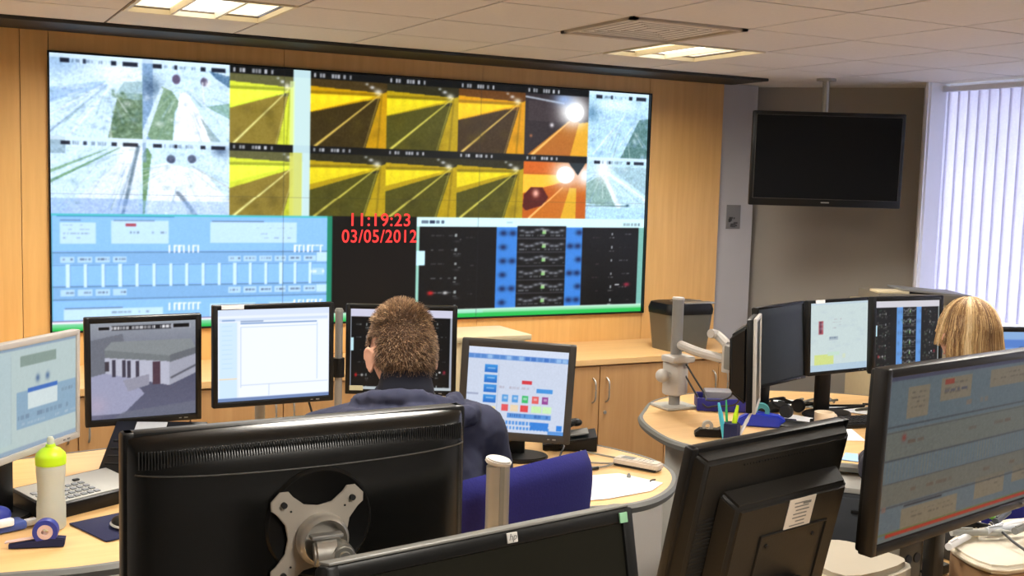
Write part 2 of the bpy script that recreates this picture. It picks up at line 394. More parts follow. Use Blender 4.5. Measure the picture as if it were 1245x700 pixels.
def dark_scada(c, W):
    """black signalling screen with two blue columns"""
    c.rect(0, 0, 1, 1, (14, 14, 16)); c.rect(0, 0, 1, .1, (212, 244, 250)); c.dashes(.02, .11, .035, .03, (20, 30, 60), .9, .9, .015); c.dashes(.3, .45, .04, .02, (90, 120, 140), .5, .3, .015); c.dashes(.9, .98, .05, .03, (60, 80, 100), .7, .9, .01)
    c.rect(0, .1, .012, 1, (150, 205, 190)); c.rect(0, .36, .035, .52, (200, 240, 250)); c.rect(.975, .1, 1, 1, (120, 180, 170)); c.rect(.015, .1, .975, .12, (8, 8, 12))
    for x0, x1 in ((.33, .42), (.635, .71)): c.rect(x0, .1, x1, 1, (58, 128, 214))
    for k in range(6):
        y = .16+.155*k
        for x in (.36, .4) if k % 2 == 0 else (.36,): c.blob(x, y+.01, .015, .03, (14, 28, 70), .9)
        for x in (.695,) if k % 2 == 0 else (.655, .69): c.blob(x, y, .015, .03, (14, 28, 70), .9)
        c.rect(.42, y+.06, .635, y+.075, (70, 70, 76), .7); c.rect(.42, y-.07, .635, y-.05, (5, 5, 7))
        for q in range(9): c.blob(.44+.022*q, y+.02*math.sin(q*1.2)-.02, .011, .014, (150, 155, 165), .8)
        c.dashes(.43, .63, y+.025, .018, (110, 115, 120), .8, .6, .012); c.rect(.53, y-.03, .545, y+.02, (190, 210, 180), .8); c.blob(.535, y+.005, .008, .012, (120, 220, 90), .8)
        c.dashes(.06, .11, y+.03, .014, (120, 125, 125), .8, .8, .012); c.dashes(.13, .16, y+.03, .014, (110, 115, 115), .8, .7, .01)
        c.blob(.165+.0, y+.1, .012, .012, (90, 95, 95), .5); c.rect(.155, y+.02, .165, y+.05, (180, 190, 190), .8); c.dashes(.15, .18, y+.07, .014, (140, 145, 145), .8, .8, .01); c.dashes(.2, .235, y+.05, .012, (80, 84, 84), .7, .7, .01)
        c.rect(.845, y+.0, .853, y+.03, (185, 195, 195), .8); c.dashes(.835, .86, y+.05, .014, (150, 155, 155), .8, .9, .01); c.dashes(.885, .94, y+.01, .012, (110, 115, 115), .8, .7, .01); c.dashes(.76, .79, y+.05, .012, (84, 70, 70), .7, .7, .01)
    c.blob(.06, .82, .012, .022, (215, 30, 35), .95); c.blob(.12, .82, .01, .016, (235, 235, 235), .9); c.blob(.925, .77, .014, .022, (190, 40, 70), .8); c.rect(.87, .76, .89, .78, (210, 215, 215)); c.noise(5, 2)

def wall_canvas():
    c = Canvas(960, 376, (10, 10, 12)); r1, r2, r3 = .293, .572, .962
    amb = ((246, 210, 30), (196, 148, 12), (58, 46, 18), (216, 186, 90), (66, 52, 26)); amb2 = ((226, 206, 30), (178, 150, 20), (76, 74, 22), (214, 204, 90), (44, 42, 26))
    org = ((240, 196, 26), (214, 150, 16), (60, 44, 26), (224, 190, 100), (96, 58, 24)); lime = ((232, 250, 70), (214, 226, 60), (140, 122, 50), (240, 235, 150), (96, 96, 60))
    for row, (v0, v1) in enumerate(((0, r1), (r1, r2))):
        for k in range(8):
            c.view(k/8, v0, (k+1)/8, v1)
            if k < 2: feed_snow(c, k+2*row); tick_header(c, 'light', k)
            elif k == 2:
                c.rect(0, 0, 1, 1, (150, 140, 70)); c.view(k/8, v0, k/8+(.80 if row == 0 else .92)/8, v1); feed_tunnel(c, lime, row); c.view(k/8, v0, (k+1)/8, v1); tick_header(c, 'dark', k); c.rect(.78, .0, 1, 1, (200, 232, 240), .92); c.rect(.74, .15, .8, 1, (220, 240, 170), .7)
                if row: c.rect(.74, .1, .9, 1, (206, 206, 84), .75)
            elif k < 6: feed_tunnel(c, (amb, amb2, org)[(k-3)] if row == 0 else amb2, row); tick_header(c, 'dark', k)
            elif k == 6 and row == 0:
                c.rect(0, 0, 1, 1, (46, 40, 44)); c.rect(.05, .2, .6, .5, (66, 56, 60), .7); c.line(0, .15, .6, .22, .012, (190, 200, 215), .9)
                c.poly([(.05, 1), (.68, .48), (.85, .48), (.95, 1)], (176, 104, 36)); c.poly([(.72, 1), (.85, .5), (1, .48), (1, 1)], (226, 166, 40)); c.line(.7, .48, .12, 1, .008, (244, 190, 100), 1, .02)
                c.blob(.76, .33, .2, .2, (255, 255, 255), 1.0); c.blob(.76, .33, .2, .18, (255, 255, 255), 1.0); c.blob(.78, .34, .14, .14, (255, 255, 255), 1.0, True); c.blob(.6, .16, .15, .09, (150, 180, 230), .8); c.blob(.42, .55, .03, .03, (225, 220, 225)); c.blob(.1, .72, .02, .02, (190, 120, 80)); tick_header(c, 'dark', k); c.noise(8, 2)
            elif k == 6:
                c.rect(0, 0, 1, 1, (190, 92, 20)); c.rect(0, .1, .5, .28, (206, 98, 30)); c.poly([(0, .3), (.6, .3), (.6, .42), (0, .6)], (248, 190, 50))
                c.poly([(.1, 1), (.6, .5), (.7, .5), (.66, 1)], (196, 108, 28)); c.poly([(.6, 1), (.73, .5), (.84, .5), (.84, 1)], (222, 170, 40)); c.line(.62, .5, .1, 1, .006, (255, 196, 120), 1, .014)
                c.blob(.66, .28, .2, .2, (255, 253, 255), 1.0); c.blob(.66, .3, .14, .13, (255, 253, 255), 1.0, True); c.blob(.98, .3, .14, .18, (255, 252, 255), 1.0); c.poly([(.7, .1), (.98, .1), (.86, .3)], (40, 50, 56)); c.poly([(.0, .82), (.02, .62), (.12, .5), (.3, .5), (.4, .66), (.3, .8), (.05, .88)], (84, 24, 18)); c.blob(.2, .6, .05, .06, (245, 180, 160)); tick_header(c, 'dark', k); c.noise(8, 2)
            else: feed_snow(c, 4+row); tick_header(c, 'light', k)
    c.view(0, r2, .404, r3); blue_scada(c, (138, 192, 246), (192, 226, 250), (206, 236, 255), (88, 124, 166), (80, 96, 130), (170, 70, 90)); c.rect(0, 0, .006, 1, (70, 150, 170))
    c.view(0, r2, 1, 1); c.rect(.0, .0, .404, .02, (80, 190, 200)); c.rect(.404, 0, .413, .91, (30, 130, 100)); c.rect(.413, 0, .555, .92, (14, 12, 13))
    c.view(.555, r2, 1, r3); dark_scada(c, 1)
    c.view(0, r3, 1, 1); c.rect(0, 0, 1, 1, (196, 232, 214), 1, (30, 176, 70)); c.rect(.0, 0, .413, .3, (236, 232, 246)); c.rect(.0, .0, .41, .12, (90, 60, 100)); c.rect(0, .35, .3, .6, (110, 200, 150), .6)
    c.rect(.55, .5, 1, 1, (34, 180, 76), .8); c.rect(.6, .15, .68, .5, (160, 220, 200), .7)
    c.view(0, 0, 1, 1)
    for x in (1/3, 2/3): c.rect(x-.0007, 0, x+.0007, 1, (40, 44, 50), .35)
    c.rect(0, .498, 1, .501, (40, 44, 50), .35)
    c.view(0, 0, 1, 1); c.blur(2); return c

# ------------------------------------------------------------------ room shell
def build_room():
    bm = BM(); add_box(bm, (1.4, 2.0, -0.05), (9.4, 9.6, 0.1)); struct('floor', bm, M_CARPET)
    # ceiling: tile plane with thin T-bar grid; openings for three lights are left free
    tx, ty, zc = 0.7591, 4.515, 2.397
    lights = [(0, 0), (4, 0), (4, -4), (0, -4), (-4, 0), (-4, -4), (0, -8), (4, -8)]
    holes = set(lights)
    t = BM()
    for i in range(-7, 9):
        for j in range(-12, 4):
            if (i, j) in holes: continue
            x0, y0 = tx+.6*i, ty+.6*j
            x1, y1 = x0+.6, y0+.6
            add_box(t, ((x0+x1)/2, (y0+y1)/2, zc+.01), (.588, .588, .02), 0)
    mt = mat('ceiling_tile', (224, 219, 212), 0.95, vary=0.05, scale=50, bump=0.2)
    struct('ceiling', t, mt)
    g = BM()
    for i in range(-7, 10): add_box(g, (tx+.6*i, 1.2, zc+.013), (.02, 9.8, .018))
    for j in range(-12, 5): add_box(g, (1.4, ty+.6*j, zc+.0135), (9.4, .02, .018))
    struct('ceiling_grid', g, mat('ceiling_bar', (112, 98, 84), 0.8))
    g = BM(); add_box(g, (1.4, 2.0, zc+.25), (9.4, 9.6, .1)); struct('ceiling_slab', g, M_COLWALL)
    # wood wall: veneer boards with fine joints, video wall opening left free
    w = BM(); xs = [-3.3, -2.1, -.95, .42, VX0-.003]
    x_r = VX0+VW+.003; zt = VZ1+.003; zb = VZ1-VH-.003
    for a, b in zip(xs, xs[1:]): add_box(w, ((a+b)/2, 6.03, 1.195), (b-a-.003, .06, 2.39))
    for a, b in ((VX0-.003, 1.72), (1.72, 2.9), (2.9, x_r)):
        add_box(w, ((a+b)/2, 6.03, (zt+2.39)/2), (b-a-.003, .06, 2.39-zt)); add_box(w, ((a+b)/2, 6.03, zb/2), (b-a-.003, .06, zb))
    for a, b in ((x_r, 4.655),): add_box(w, ((a+b)/2, 6.03, 1.195), (b-a-.003, .06, 2.39))
    struct('wall_back', w, M_WALLWOOD)
    b = BM(); add_box(b, (.6, 6.30, 1.2), (7.9, .04, 2.4)); add_box(b, (4.66, 6.2, 1.2), (.03, .28, 2.4)); struct('wall_behind_veneer', b, M_COLWALL)
    # thin near-black strip where the ceiling meets the wood wall
    d = BM(); add_box(d, (.85, 5.80, 2.388), (7.7, .37, .018), .004); struct('dark_strip', d, M_STRIP)
    # pale column right of the wood
    c = BM(); add_box(c, (4.835, 6.17, 1.2), (.32, .2, 2.4)); struct('wall_column', c, M_COLWALL)
    # diagonal wall with TV, then window wall
    def seg(name, p, q, m, z0=0, z1=2.4, th=.12, side=1):
        p = Vector((*p, 0)); q = Vector((*q, 0)); d = q-p; n = Vector((-d.y, d.x, 0)).normalized()*side
        bm = BM(); c0 = (p+q)/2+n*th/2
        add_box(bm, (0, 0, 0), (d.length, th, z1-z0), 0, xf((c0.x, c0.y, (z0+z1)/2), math.atan2(d.y, d.x))); return struct(name, bm, m)
    seg('wall_corner', (4.97, 6.27), (5.84, 5.40), M_GREYWALL)
    seg('wall_jamb', (5.53, 5.10), (5.72, 5.10), M_WHITE, th=.02); seg('wall_jamb_return', (5.535, 5.105), (5.86, 5.44), M_WHITE, th=.02, side=-1)
    seg('wall_right', (5.72, 5.2), (5.72, -2.6), M_WHITE, 0, .82, th=.14)
    seg('wall_right_lintel', (5.72, 5.2), (5.72, -2.6), M_WHITE, 2.385, 2.6, th=.14)
    seg('wall_right_rear', (5.72, 1.2), (5.72, -2.6), M_WHITE, .82, 2.385, th=.14)
    seg('wall_left', (-3.1, -2.6), (-3.1, 6.2), M_COLWALL); seg('wall_front', (5.9, -2.6), (-3.2, -2.6), M_COLWALL)
    # window: frame + glass
    f = BM()
    for y in (5.12, 3.83, 2.53, 1.23): add_box(f, (5.83, y, 1.6), (.05, .05, 1.56))
    for z in (.84, 2.37): add_box(f, (5.83, 3.17, z), (.05, 3.94, .05))
    wf = struct('window_1', f, M_WHITE)
    gl = BM(); add_box(gl, (5.83, 3.17, 1.6), (.006, 3.9, 1.5)); m = mat('window_glass', (240, 245, 250), 0.02, trans=1.0, vary=0); o = struct('window_2', gl, m); 
    s = BM(); add_box(s, (5.66, 3.2, .83), (.2, 3.98, .03), .005); struct('trim_2', s, M_WHITE)
    # blinds
    bl = thing('vertical_blind', 'lavender-white vertical slat blind drawn across the bright window at right', 'blind', (5.68, 3.17, 2.36))
    mb = bpy.data.materials.new('blind_fabric'); mb.use_nodes = True; nt = mb.node_tree; nt.nodes.clear()
    out = nt.nodes.new('ShaderNodeOutputMaterial'); di = nt.nodes.new('ShaderNodeBsdfDiffuse'); tr = nt.nodes.new('ShaderNodeBsdfTranslucent'); mx = nt.nodes.new('ShaderNodeMixShader')
    tc = nt.nodes.new('ShaderNodeTexCoord'); nz = nt.nodes.new('ShaderNodeTexNoise'); nz.inputs['Scale'].default_value = 60; cr = nt.nodes.new('ShaderNodeValToRGB')
    cr.color_ramp.elements[0].color = (*lin((222, 221, 236)), 1); cr.color_ramp.elements[1].color = (*lin((236, 235, 248)), 1)
    nt.links.new(tc.outputs['Object'], nz.inputs['Vector']); nt.links.new(nz.outputs['Fac'], cr.inputs[0])
    for sh in (di, tr): nt.links.new(cr.outputs[0], sh.inputs['Color'])
    mx.inputs[0].default_value = .6; nt.links.new(di.outputs[0], mx.inputs[1]); nt.links.new(tr.outputs[0], mx.inputs[2]); nt.links.new(mx.outputs[0], out.inputs['Surface'])
    h = BM(); add_box(h, (0, 0, 0), (.05, 3.9, .035), .004); obj('head_rail', h, M_WHITE, bl)
    n = 52
    for i in range(n):
        s = BM(); y = 1.93-i*.0755
        t = BM(); W = .086; K = 6
        vs = [[t.verts.new((.012*math.cos(math.pi*(k/K-.5))-.006, -W/2+W*k/K, z)) for k in range(K+1)] for z in (-.01, -1.40)]
        for k in range(K): t.faces.new((vs[0][k], vs[0][k+1], vs[1][k+1], vs[1][k]))
        ex = bmesh.ops.solidify(t, geom=list(t.faces), thickness=.0012)
        t.transform(xf((0, y, 0), R(9))); join(s, t); o = obj('slat', s, mb, bl)

def ceiling_items():
    tx, ty, z = 0.7591, 4.515, 2.397
    fr = [(0, 0, 'three-strip ceiling light above the left end of the video wall'), (4, 0, 'recessed ceiling light panel just left of the hanging television'), (4, -4, 'ceiling light panel cut off at the top right corner of the view'),
          (0, -4, 'recessed ceiling light above the rear left workstations'), (-4, 0, 'recessed ceiling light far left near wood wall'), (-4, -4, 'recessed ceiling light far left over the aisle'), (0, -8, 'recessed ceiling light behind the camera, left'), (4, -8, 'recessed ceiling light behind the camera, right')]
    md = emis('light_diffuser', (255, 252, 242), 3.0); mc = emis('light_cream_diffuser', (255, 242, 208), 1.3)
    for i, j, l in fr:
        t = thing('ceiling_light', l, 'ceiling light', (tx+.6*i+.3, ty+.6*j+.3, z), 0, 'recessed ceiling lights')
        b = BM()
        for s in (-1, 1): add_box(b, (s*.288, 0, .004), (.016, .59, .02)); add_box(b, (0, s*.288, .004), (.59, .016, .02))
        for s in (-1, 1): add_box(b, (s*.095, 0, .012), (.012, .575, .03))
        add_box(b, (0, 0, .075), (.59, .59, .01)); obj('frame', b, mat('light_frame', (225, 215, 190), .5), t, False)
        for k, m in ((-1, mc), (0, md), (1, mc)):
            d = BM(); add_box(d, (k*.19, 0, .028), (.17, .56, .01)); obj('diffuser', d, m, t, False)
        la = bpy.data.lights.new('fluorescent_lamp', 'AREA'); la.shape = 'SQUARE'; la.size = .54; la.energy = 38; la.color = (1.0, .94, .85); la.spread = R(165)
        lo = bpy.data.objects.new('fluorescent_lamp', la); COL.objects.link(lo); lo.parent = t; lo.location = (0, 0, -.008)
    t = thing('ceiling_vent', 'square grey louvred air vent in the ceiling beside the light panel', 'ceiling vent', (tx+.6*3+.3, ty-.6+.3, z-.004))
    b = BM()
    for s in (-1, 1): add_box(b, (s*.28, 0, 0), (.03, .59, .012)); add_box(b, (0, s*.28, 0), (.59, .03, .012))
    obj('frame', b, mat('vent_grey', (190, 180, 164), .6), t, False)
    b = BM()
    for q in range(4):
        for k in range(5):
            d = .06+.043*k; add_box(b, (0, 0, 0), (2*d, .03, .002), 0, xf((0, 0, 0), q*math.pi/2) @ xf((0, -d, .012), 0, R(-38)))
    obj('louvre', b, mat('vent_louvre', (150, 142, 130), .6), t, False)
    b = BM(); add_box(b, (0, 0, .03), (.56, .56, .004)); obj('backing', b, M_BLACKM, t, False)

# ------------------------------------------------------------------ video wall
def video_wall():
    t = thing('video_wall', 'large video wall of camera pictures and control diagrams set in the wood wall', 'video wall', (VX0+VW/2, 6.0, VZ1-VH))
    c = wall_canvas(); m = screen_mat('wall_screen', 1.2)
    b = BM(); T0 = VH/2
    for s in (-1, 1): add_box(b, (s*(VW/2+.004), .03, T0), (.008, .1, VH+.016)); add_box(b, (0, .03, T0+s*(VH/2+.004)), (VW+.016, .1, .008))
    obj('frame', b, M_BLACK, t, False)
    for j in range(2):
        for i in range(3):
            w, h = VW/3, VH/2; cx = -VW/2+w*(i+.5); cz = VH-h*(j+.5)
            k = BM(); add_box(k, (cx, .11, cz), (w-.002, .2, h-.002)); u = obj('display_unit', k, M_BLACK, t, False)
            canvas_mesh('screen', c, w, h, m, u, Matrix.Translation((cx, 0.006, cz)), 0, (i/3, j/2, (i+1)/3, (j+1)/2))
    # clock numerals
    for txt, z, wd in (('11:19:23', 1.474, .352), ('03/05/2012', 1.381, .448)):
        cu = bpy.data.curves.new('clock_text', 'FONT'); cu.body = txt; cu.size = .1; cu.align_x = 'CENTER'; cu.align_y = 'CENTER'; cu.extrude = .001; cu.offset = .0009; cu.space_character = 1.08
        o = text_mesh('clock_numerals', cu, emis('clock_red', (214, 44, 44), 1.0), t); w0 = o.dimensions.x
        o.matrix_local = Matrix.Translation((2.281-(VX0+VW/2), .002, z-(VZ1-VH))) @ Matrix.Rotation(R(90), 4, 'X') @ Matrix.Diagonal((wd/w0, 1.02, 1, 1))
        o['label'] = 'red glowing time numerals' if ':' in txt else 'red glowing date numerals'

# ------------------------------------------------------------------ base cabinets, shredder, small wall items
def cabinets():
    x = -2.9; n = 0; ends = []
    ws = [(-2.9, -1.9), (-1.9, -.9), (-.9, .1), (.1, 1.1), (1.1, 2.0), (2.0, 2.92), (2.92, 3.84), (3.84, 4.6)]
    lbl = ['farthest left along the wood wall', 'second from the left along the wood wall', 'below the left end of the video wall', 'behind the CCTV picture monitor', 'behind the plain white screen monitor', 'behind the cream cupboard', 'with twin bow handles facing the end of the desk', 'below the grey shredder']
    for (a, b), l in zip(ws, lbl):
        t = thing('base_cabinet', 'maple base cabinet '+l, 'cabinet', ((a+b)/2, 5.68, 0), 0, 'base cabinets along wood wall')
        w = b-a; k = BM(); add_box(k, (0, .01, .385), (w-.004, .6, .61)); add_box(k, (0, .03, .04), (w-.02, .52, .08)); obj('body', k, M_DOORWOOD, t, False)
        for s in (-1, 1):
            d = BM(); add_box(d, (s*w/4, -.302, .385), (w/2-.006, .018, .6), .002); dd = obj('door', d, M_DOORWOOD, t, False)
            h = BM(); hx = s*.045; add_tube(h, [(hx, -.312, .62), (hx, -.34, .6), (hx, -.345, .55), (hx, -.34, .5), (hx, -.312, .48)], .005); obj('handle', h, M_STEEL, dd)
            if s > 0:
                l2 = BM(); add_cyl(l2, (hx-.005, -.31, .42), (hx-.005, -.318, .42), .01); obj('lock', l2, M_STEEL, dd)
    k = BM(); add_box(k, (.85, 5.675, .712), (7.52, .635, .035), .003); plain('cabinet_top', 'long pale maple top running over the base cabinets', 'cabinet top', k, M_DESKWOOD, (0, 0, 0), 0, None, False)
    # cream cupboard between monitors
    t = thing('cream_cupboard', 'cream topped small cupboard standing behind the button screen monitor', 'cupboard', (2.50, 5.14, 0.0))
    k = BM(); add_box(k, (0, 0, .46), (.36, .32, .92)); obj('body', k, M_CREAM, t, False); k = BM(); add_box(k, (0, 0, .936), (.42, .36, .028), .004); obj('top', k, M_CREAM, t); k = BM(); add_box(k, (0, -.166, .47), (.32, .012, .86), .003); dd = obj('door', k, M_CREAM, t)
    # shredder
    t = thing('paper_shredder', 'grey tapered paper shredder with black rim standing on the cabinet top', 'shredder', (4.06, 5.56, .7295))
    def ring(z, w, d, r, n=8):
        pts = []
        for cx, cy, a0 in ((w/2-r, d/2-r, 0), (-w/2+r, d/2-r, 90), (-w/2+r, -d/2+r, 180), (w/2-r, -d/2+r, 270)):
            for k in range(n+1): a = R(a0+90*k/n); pts.append((cx+r*math.cos(a), cy+r*math.sin(a), z))
        return pts
    def loft(rings):
        b = BM(); V = [[b.verts.new(p) for p in r] for r in rings]
        for p, q in zip(V, V[1:]):
            for k in range(len(p)): b.faces.new((p[k], p[(k+1) % len(p)], q[(k+1) % len(q)], q[k]))
        b.faces.new(V[0][::-1]); b.faces.new(V[-1]); bmesh.ops.recalc_face_normals(b, faces=b.faces); return b
    obj('bin', loft([ring(0, .28, .22, .04), ring(.22, .335, .25, .05)]), M_SHRED, t)
    obj('head', loft([ring(.22, .34, .255, .05), ring(.25, .345, .26, .05), ring(.285, .325, .24, .05), ring(.292, .27, .19, .05)]), M_BLACK, t)
    k = BM(); add_box(k, (0.03, 0, .293), (.22, .012, .004)); add_box(k, (.06, -.08, .287), (.22, .07, .012), .004); obj('feed_slot', k, M_STEEL, t)
    # fittings on walls
    k = BM(); add_box(k, (0, 0, 0), (.035, .03, .045), .006); add_cyl(k, (0, -.015, .0), (0, -.03, 0), .008); plain('wall_latch', 'small grey latch on the wood wall beside the video wall', 'latch', k, M_GREYP, (.49, 5.985, .865))
    t = thing('wall_sign', 'small grey notice plate on the pale column beside the wood wall', 'sign', (4.83, 6.068, 1.44))
    k = BM(); add_box(k, (0, -.003, .075), (.115, .006, .16), .001); obj('plate', k, mat('sign_grey', (120, 118, 116), .6), t)
    k = BM()
    for q in range(14): add_box(k, (random.uniform(-.035, .035), -.007, random.uniform(.01, .08)), (random.uniform(.01, .03), .002, .012))
    obj('notice_panel', k, mat('sign_dark', (70, 68, 66), .6), t, False)

# ------------------------------------------------------------------ TV
def television():
    az = 117.9; t = thing('television', 'black flat television hung from the ceiling by a steel pole', 'television', (4.93, 5.33, 2.39), R(90-az))
    W, H = .93, .575; zc = 1.898-2.39; T = Matrix.Translation((0, -.06, zc)) @ xf((0, 0, 0), 0, R(2.0))
    b = BM(); add_box(b, (0, .018, 0), (W, .036, H), .008, T); add_box(b, (0, .05, 0), (W*.72, .05, H*.66), .02, T); obj('casing', b, M_BLACK, t)
    b = BM(); add_box(b, (0, -.001, .012), (W-.05, .004, H-.075), .0, T); obj('screen', b, mat('tv_glass', (10, 11, 13), .18, vary=.02, spec=.3), t, False)
    b = BM(); 
    for s in (-1, 1): add_box(b, (s*(W/2-.022), -.002, .012), (.003, .006, H-.07), 0, T)
    add_box(b, (0, -.002, .012+(H-.07)/2), (W-.044, .006, .003), 0, T); add_box(b, (0, -.002, -(H/2)+.045), (W-.044, .006, .003), 0, T); obj('inner_trim', b, mat('tv_trim', (62, 58, 54), .3), t, False)
    b = BM(); add_box(b, (0, -.004, -H/2+.026), (.05, .003, .007), 0, T); obj('badge', b, M_STEEL, t)
    b = BM(); add_cyl(b, (0, .06, 0), (0, .06, -.42), .021); add_cyl(b, (0, .06, .01), (0, .06, -.008), .06); obj('ceiling_pole', b, M_STEEL, t)
    b = BM(); add_box(b, (0, .035, -.42), (.2, .05, .3), .008); obj('mount_plate', b, M_BLACK, t)

# ------------------------------------------------------------------ monitors
def frame_bm(W, H, bz, th, T, bev=.004, bzb=None):
    b = BM(); bzb = bzb or bz
    for s in (-1, 1): add_box(b, (s*(W/2-bz/2), th/2, 0), (bz, th, H), bev, T)
    add_box(b, (0, th/2, H/2-bz/2), (W-.001, th*.998, bz), bev, T); add_box(b, (0, th/2, -H/2+bzb/2), (W-.001, th*.998, bzb), bev, T)
    return b
def monitor(label, c, az, tilt, roll, W, H, cv, deskz, bz=.02, bzb=None, fm=None, bm_=None, strength=1.0, stand='foot', name='monitor', group=None, base_off=.06, screen_name='smat', back=.05, th=.03):
    fm = fm or M_BEZEL; bm_ = bm_ or M_BLACK; bzb = bzb or bz
    a = R(az); n = Vector((-math.cos(a), math.sin(a), 0))
    base = Vector((c[0], c[1], deskz))+n*base_off
    t = thing(name, label, 'monitor', base, R(90-az), group)
    T = Matrix.Translation((0, -base_off, c[2]-deskz)) @ Euler((-R(tilt), -R(roll), 0), 'XYZ').to_matrix().to_4x4()
    obj('bezel', frame_bm(W, H, bz, th, T, .004, bzb), fm, t)
    b = BM(); add_box(b, (0, .026, 0), (W-.006, .026, H-.006), .006, T)
    tt = BM(); bmesh.ops.create_cube(tt, size=1)
    for v in tt.verts:
        k = .86 if v.co.y < 0 else .6
        v.co = Vector((v.co.x*W*k, .038 if v.co.y < 0 else .038+back, v.co.z*H*k))
    bmesh.ops.bevel(tt, geom=list(tt.edges), offset=.012, segments=3, affect='EDGES'); tt.transform(T); join(b, tt)
    obj('back_shell', b, bm_, t)
    sw, sh = W-2*bz, H-bz-bzb; TS = T @ Matrix.Translation((0, .006, (bzb-bz)/2))
    canvas_mesh('screen', cv, sw+.002, sh+.002, screen_mat('screen_%s' % screen_name, strength), t, TS)
    k = BM(); add_box(k, (W*.36, .0, -H/2+bzb/2), (.012, .004, .004), 0, T); add_box(k, (W*.31, .0, -H/2+bzb/2), (.008, .004, .003), 0, T); obj('buttons', k, M_GREYP, t, False)
    if stand == 'foot':
        k = BM(); add_box(k, (0, 0.035, (c[2]-deskz)/2+.0), (.07, .035, c[2]-deskz-.01), .008); obj('stand_neck', k, M_BLACK, t)
        k = BM(); add_prism(k, [(.12*math.cos(R(q))*1.0, .085*math.sin(R(q))) for q in range(0, 360, 12)], .0, .014, .004); obj('stand_base', k, M_BLACK, t)
    elif stand == 'smallfoot':
        k = BM(); add_box(k, (0, 0.0, (c[2]-deskz)/2), (.07, .035, c[2]-deskz-.01), .008); obj('stand_neck', k, M_BLACK, t)
        k = BM(); add_prism(k, [(.085*math.cos(R(q)), .075*math.sin(R(q))) for q in range(0, 360, 12)], .0, .014, .004); obj('stand_base', k, M_BLACK, t)
    elif stand == 'side':
        zc = c[2]-deskz; k = BM(); add_box(k, (.04, .04, zc/2-.02), (.045, .03, zc-.05), .008); obj('stand_neck', k, M_BLACK, t)
        k = BM(); add_prism(k, [(.04+.085*math.cos(R(q)), .03+.07*math.sin(R(q))) for q in range(0, 360, 12)], .0, .014, .004); obj('stand_base', k, M_BLACK, t)
    elif stand == 'arm':
        k = BM(); zc = c[2]-deskz; add_cyl(k, (0, .12, 0), (0, .12, zc+.02), .018); add_cyl(k, (0, .12, 0), (0, .12, .02), .05); obj('arm_post', k, M_ALU, t)
        k = BM(); add_box(k, (0, .08, zc), (.1, .03, .1), .006); add_cyl(k, (0, .12, zc-.03), (0, .12, zc+.03), .028); obj('arm_head', k, M_ALU, t)
    return t, T

def cv_cctv():
    c = Canvas(150, 130, (150, 150, 172)); c.rect(0, 0, 1, .3, (150, 156, 166), 1, (120, 124, 140)); c.rect(0, .5, 1, 1, (84, 86, 108), 1, (96, 98, 122))
    c.poly([(0, .18), (.3, .12), (.35, .4), (0, .6)], (110, 114, 126)); c.poly([(0, .55), (.3, .48), (.5, .75), (.3, .95), (0, .95)], (158, 160, 188)); c.blob(.05, .85, .1, .1, (190, 170, 190), .5)
    c.poly([(.13, .27), (.75, .36), (.75, .43), (.14, .36)], (118, 124, 128)); c.poly([(.2, .2), (.95, .2), (1, .3), (.75, .37), (.13, .28)], (136, 142, 146)); c.poly([(.75, .36), (1, .29), (1, .37), (.75, .45)], (104, 108, 116))
    c.poly([(.13, .36), (.74, .43), (.74, .68), (.14, .52)], (186, 188, 206)); c.poly([(.74, .44), (1, .36), (1, .56), (.74, .68)], (164, 166, 182))
    for x in (.2, .29, .34, .42): c.rect(x, .385+.1*(x-.2), x+.035, .56+.1*(x-.2), (66, 62, 78))
    c.rect(.58, .42, .65, .66, (80, 58, 72)); c.rect(.13, .4, .17, .5, (66, 60, 70)); c.poly([(.3, .6), (.55, .55), (.55, .66), (.35, .72)], (150, 150, 168)); c.line(.76, .6, 1, .48, .01, (90, 92, 104))
    c.poly([(.3, .93), (1, .86), (1, 1), (.2, 1)], (110, 114, 130), .7)
    c.rect(.07, .035, .95, .085, (196, 196, 210), .5); c.rect(.08, .045, .18, .08, (12, 12, 16)); c.rect(.78, .04, .93, .075, (12, 12, 16)); c.rect(.2, .04, .76, .085, (30, 30, 36)); c.dashes(.2, .76, .045, .035, (235, 235, 240), 1, .85, .018)
    c.noise(9, 1); c.blur(1); return c
def cv_app():
    c = Canvas(170, 140, (232, 240, 252)); c.rect(0, 0, 1, .07, (214, 226, 246)); c.rect(.02, .1, .98, .13, (205, 220, 242)); c.rect(.04, .115, .15, .13, (90, 130, 190), .7)
    c.rect(.02, .14, .17, .97, (206, 230, 252)); c.rect(.19, .14, .98, .97, (240, 246, 254)); c.rect(.2, .15, .88, .165, (90, 130, 190), .8); c.rect(.2, .13, .4, .145, (80, 110, 160), .6); c.rect(.2, .19, .88, .2, (190, 210, 235)); c.rect(.2, .2, .203, .85, (180, 200, 230)); c.rect(.88, .17, .883, .8, (180, 205, 235))
    for k in range(10): c.rect(.04, .18+.05*k, .13, .185+.05*k, (180, 215, 245), .7)
    c.rect(.02, .74, .17, .76, (245, 215, 170), .8); c.rect(.2, .82, .98, .828, (190, 205, 225)); c.rect(.45, .83, .453, .95, (190, 205, 225)); c.rect(0, .96, 1, 1, (60, 90, 150), .7); c.blur(1); return c
def cv_dark(cut=False):
    c = Canvas(200, 150); c.view(0, 0, 1, 1); dark_scada(c, 0)
    if cut: pass
    else: c.rect(0, 0, 1, .1, (214, 214, 236)); c.rect(0, .1, .012, 1, (190, 200, 214)); c.rect(.975, .1, 1, 1, (170, 176, 190)); c.rect(0, .96, 1, 1, (190, 200, 205))
    c.blur(1); return c
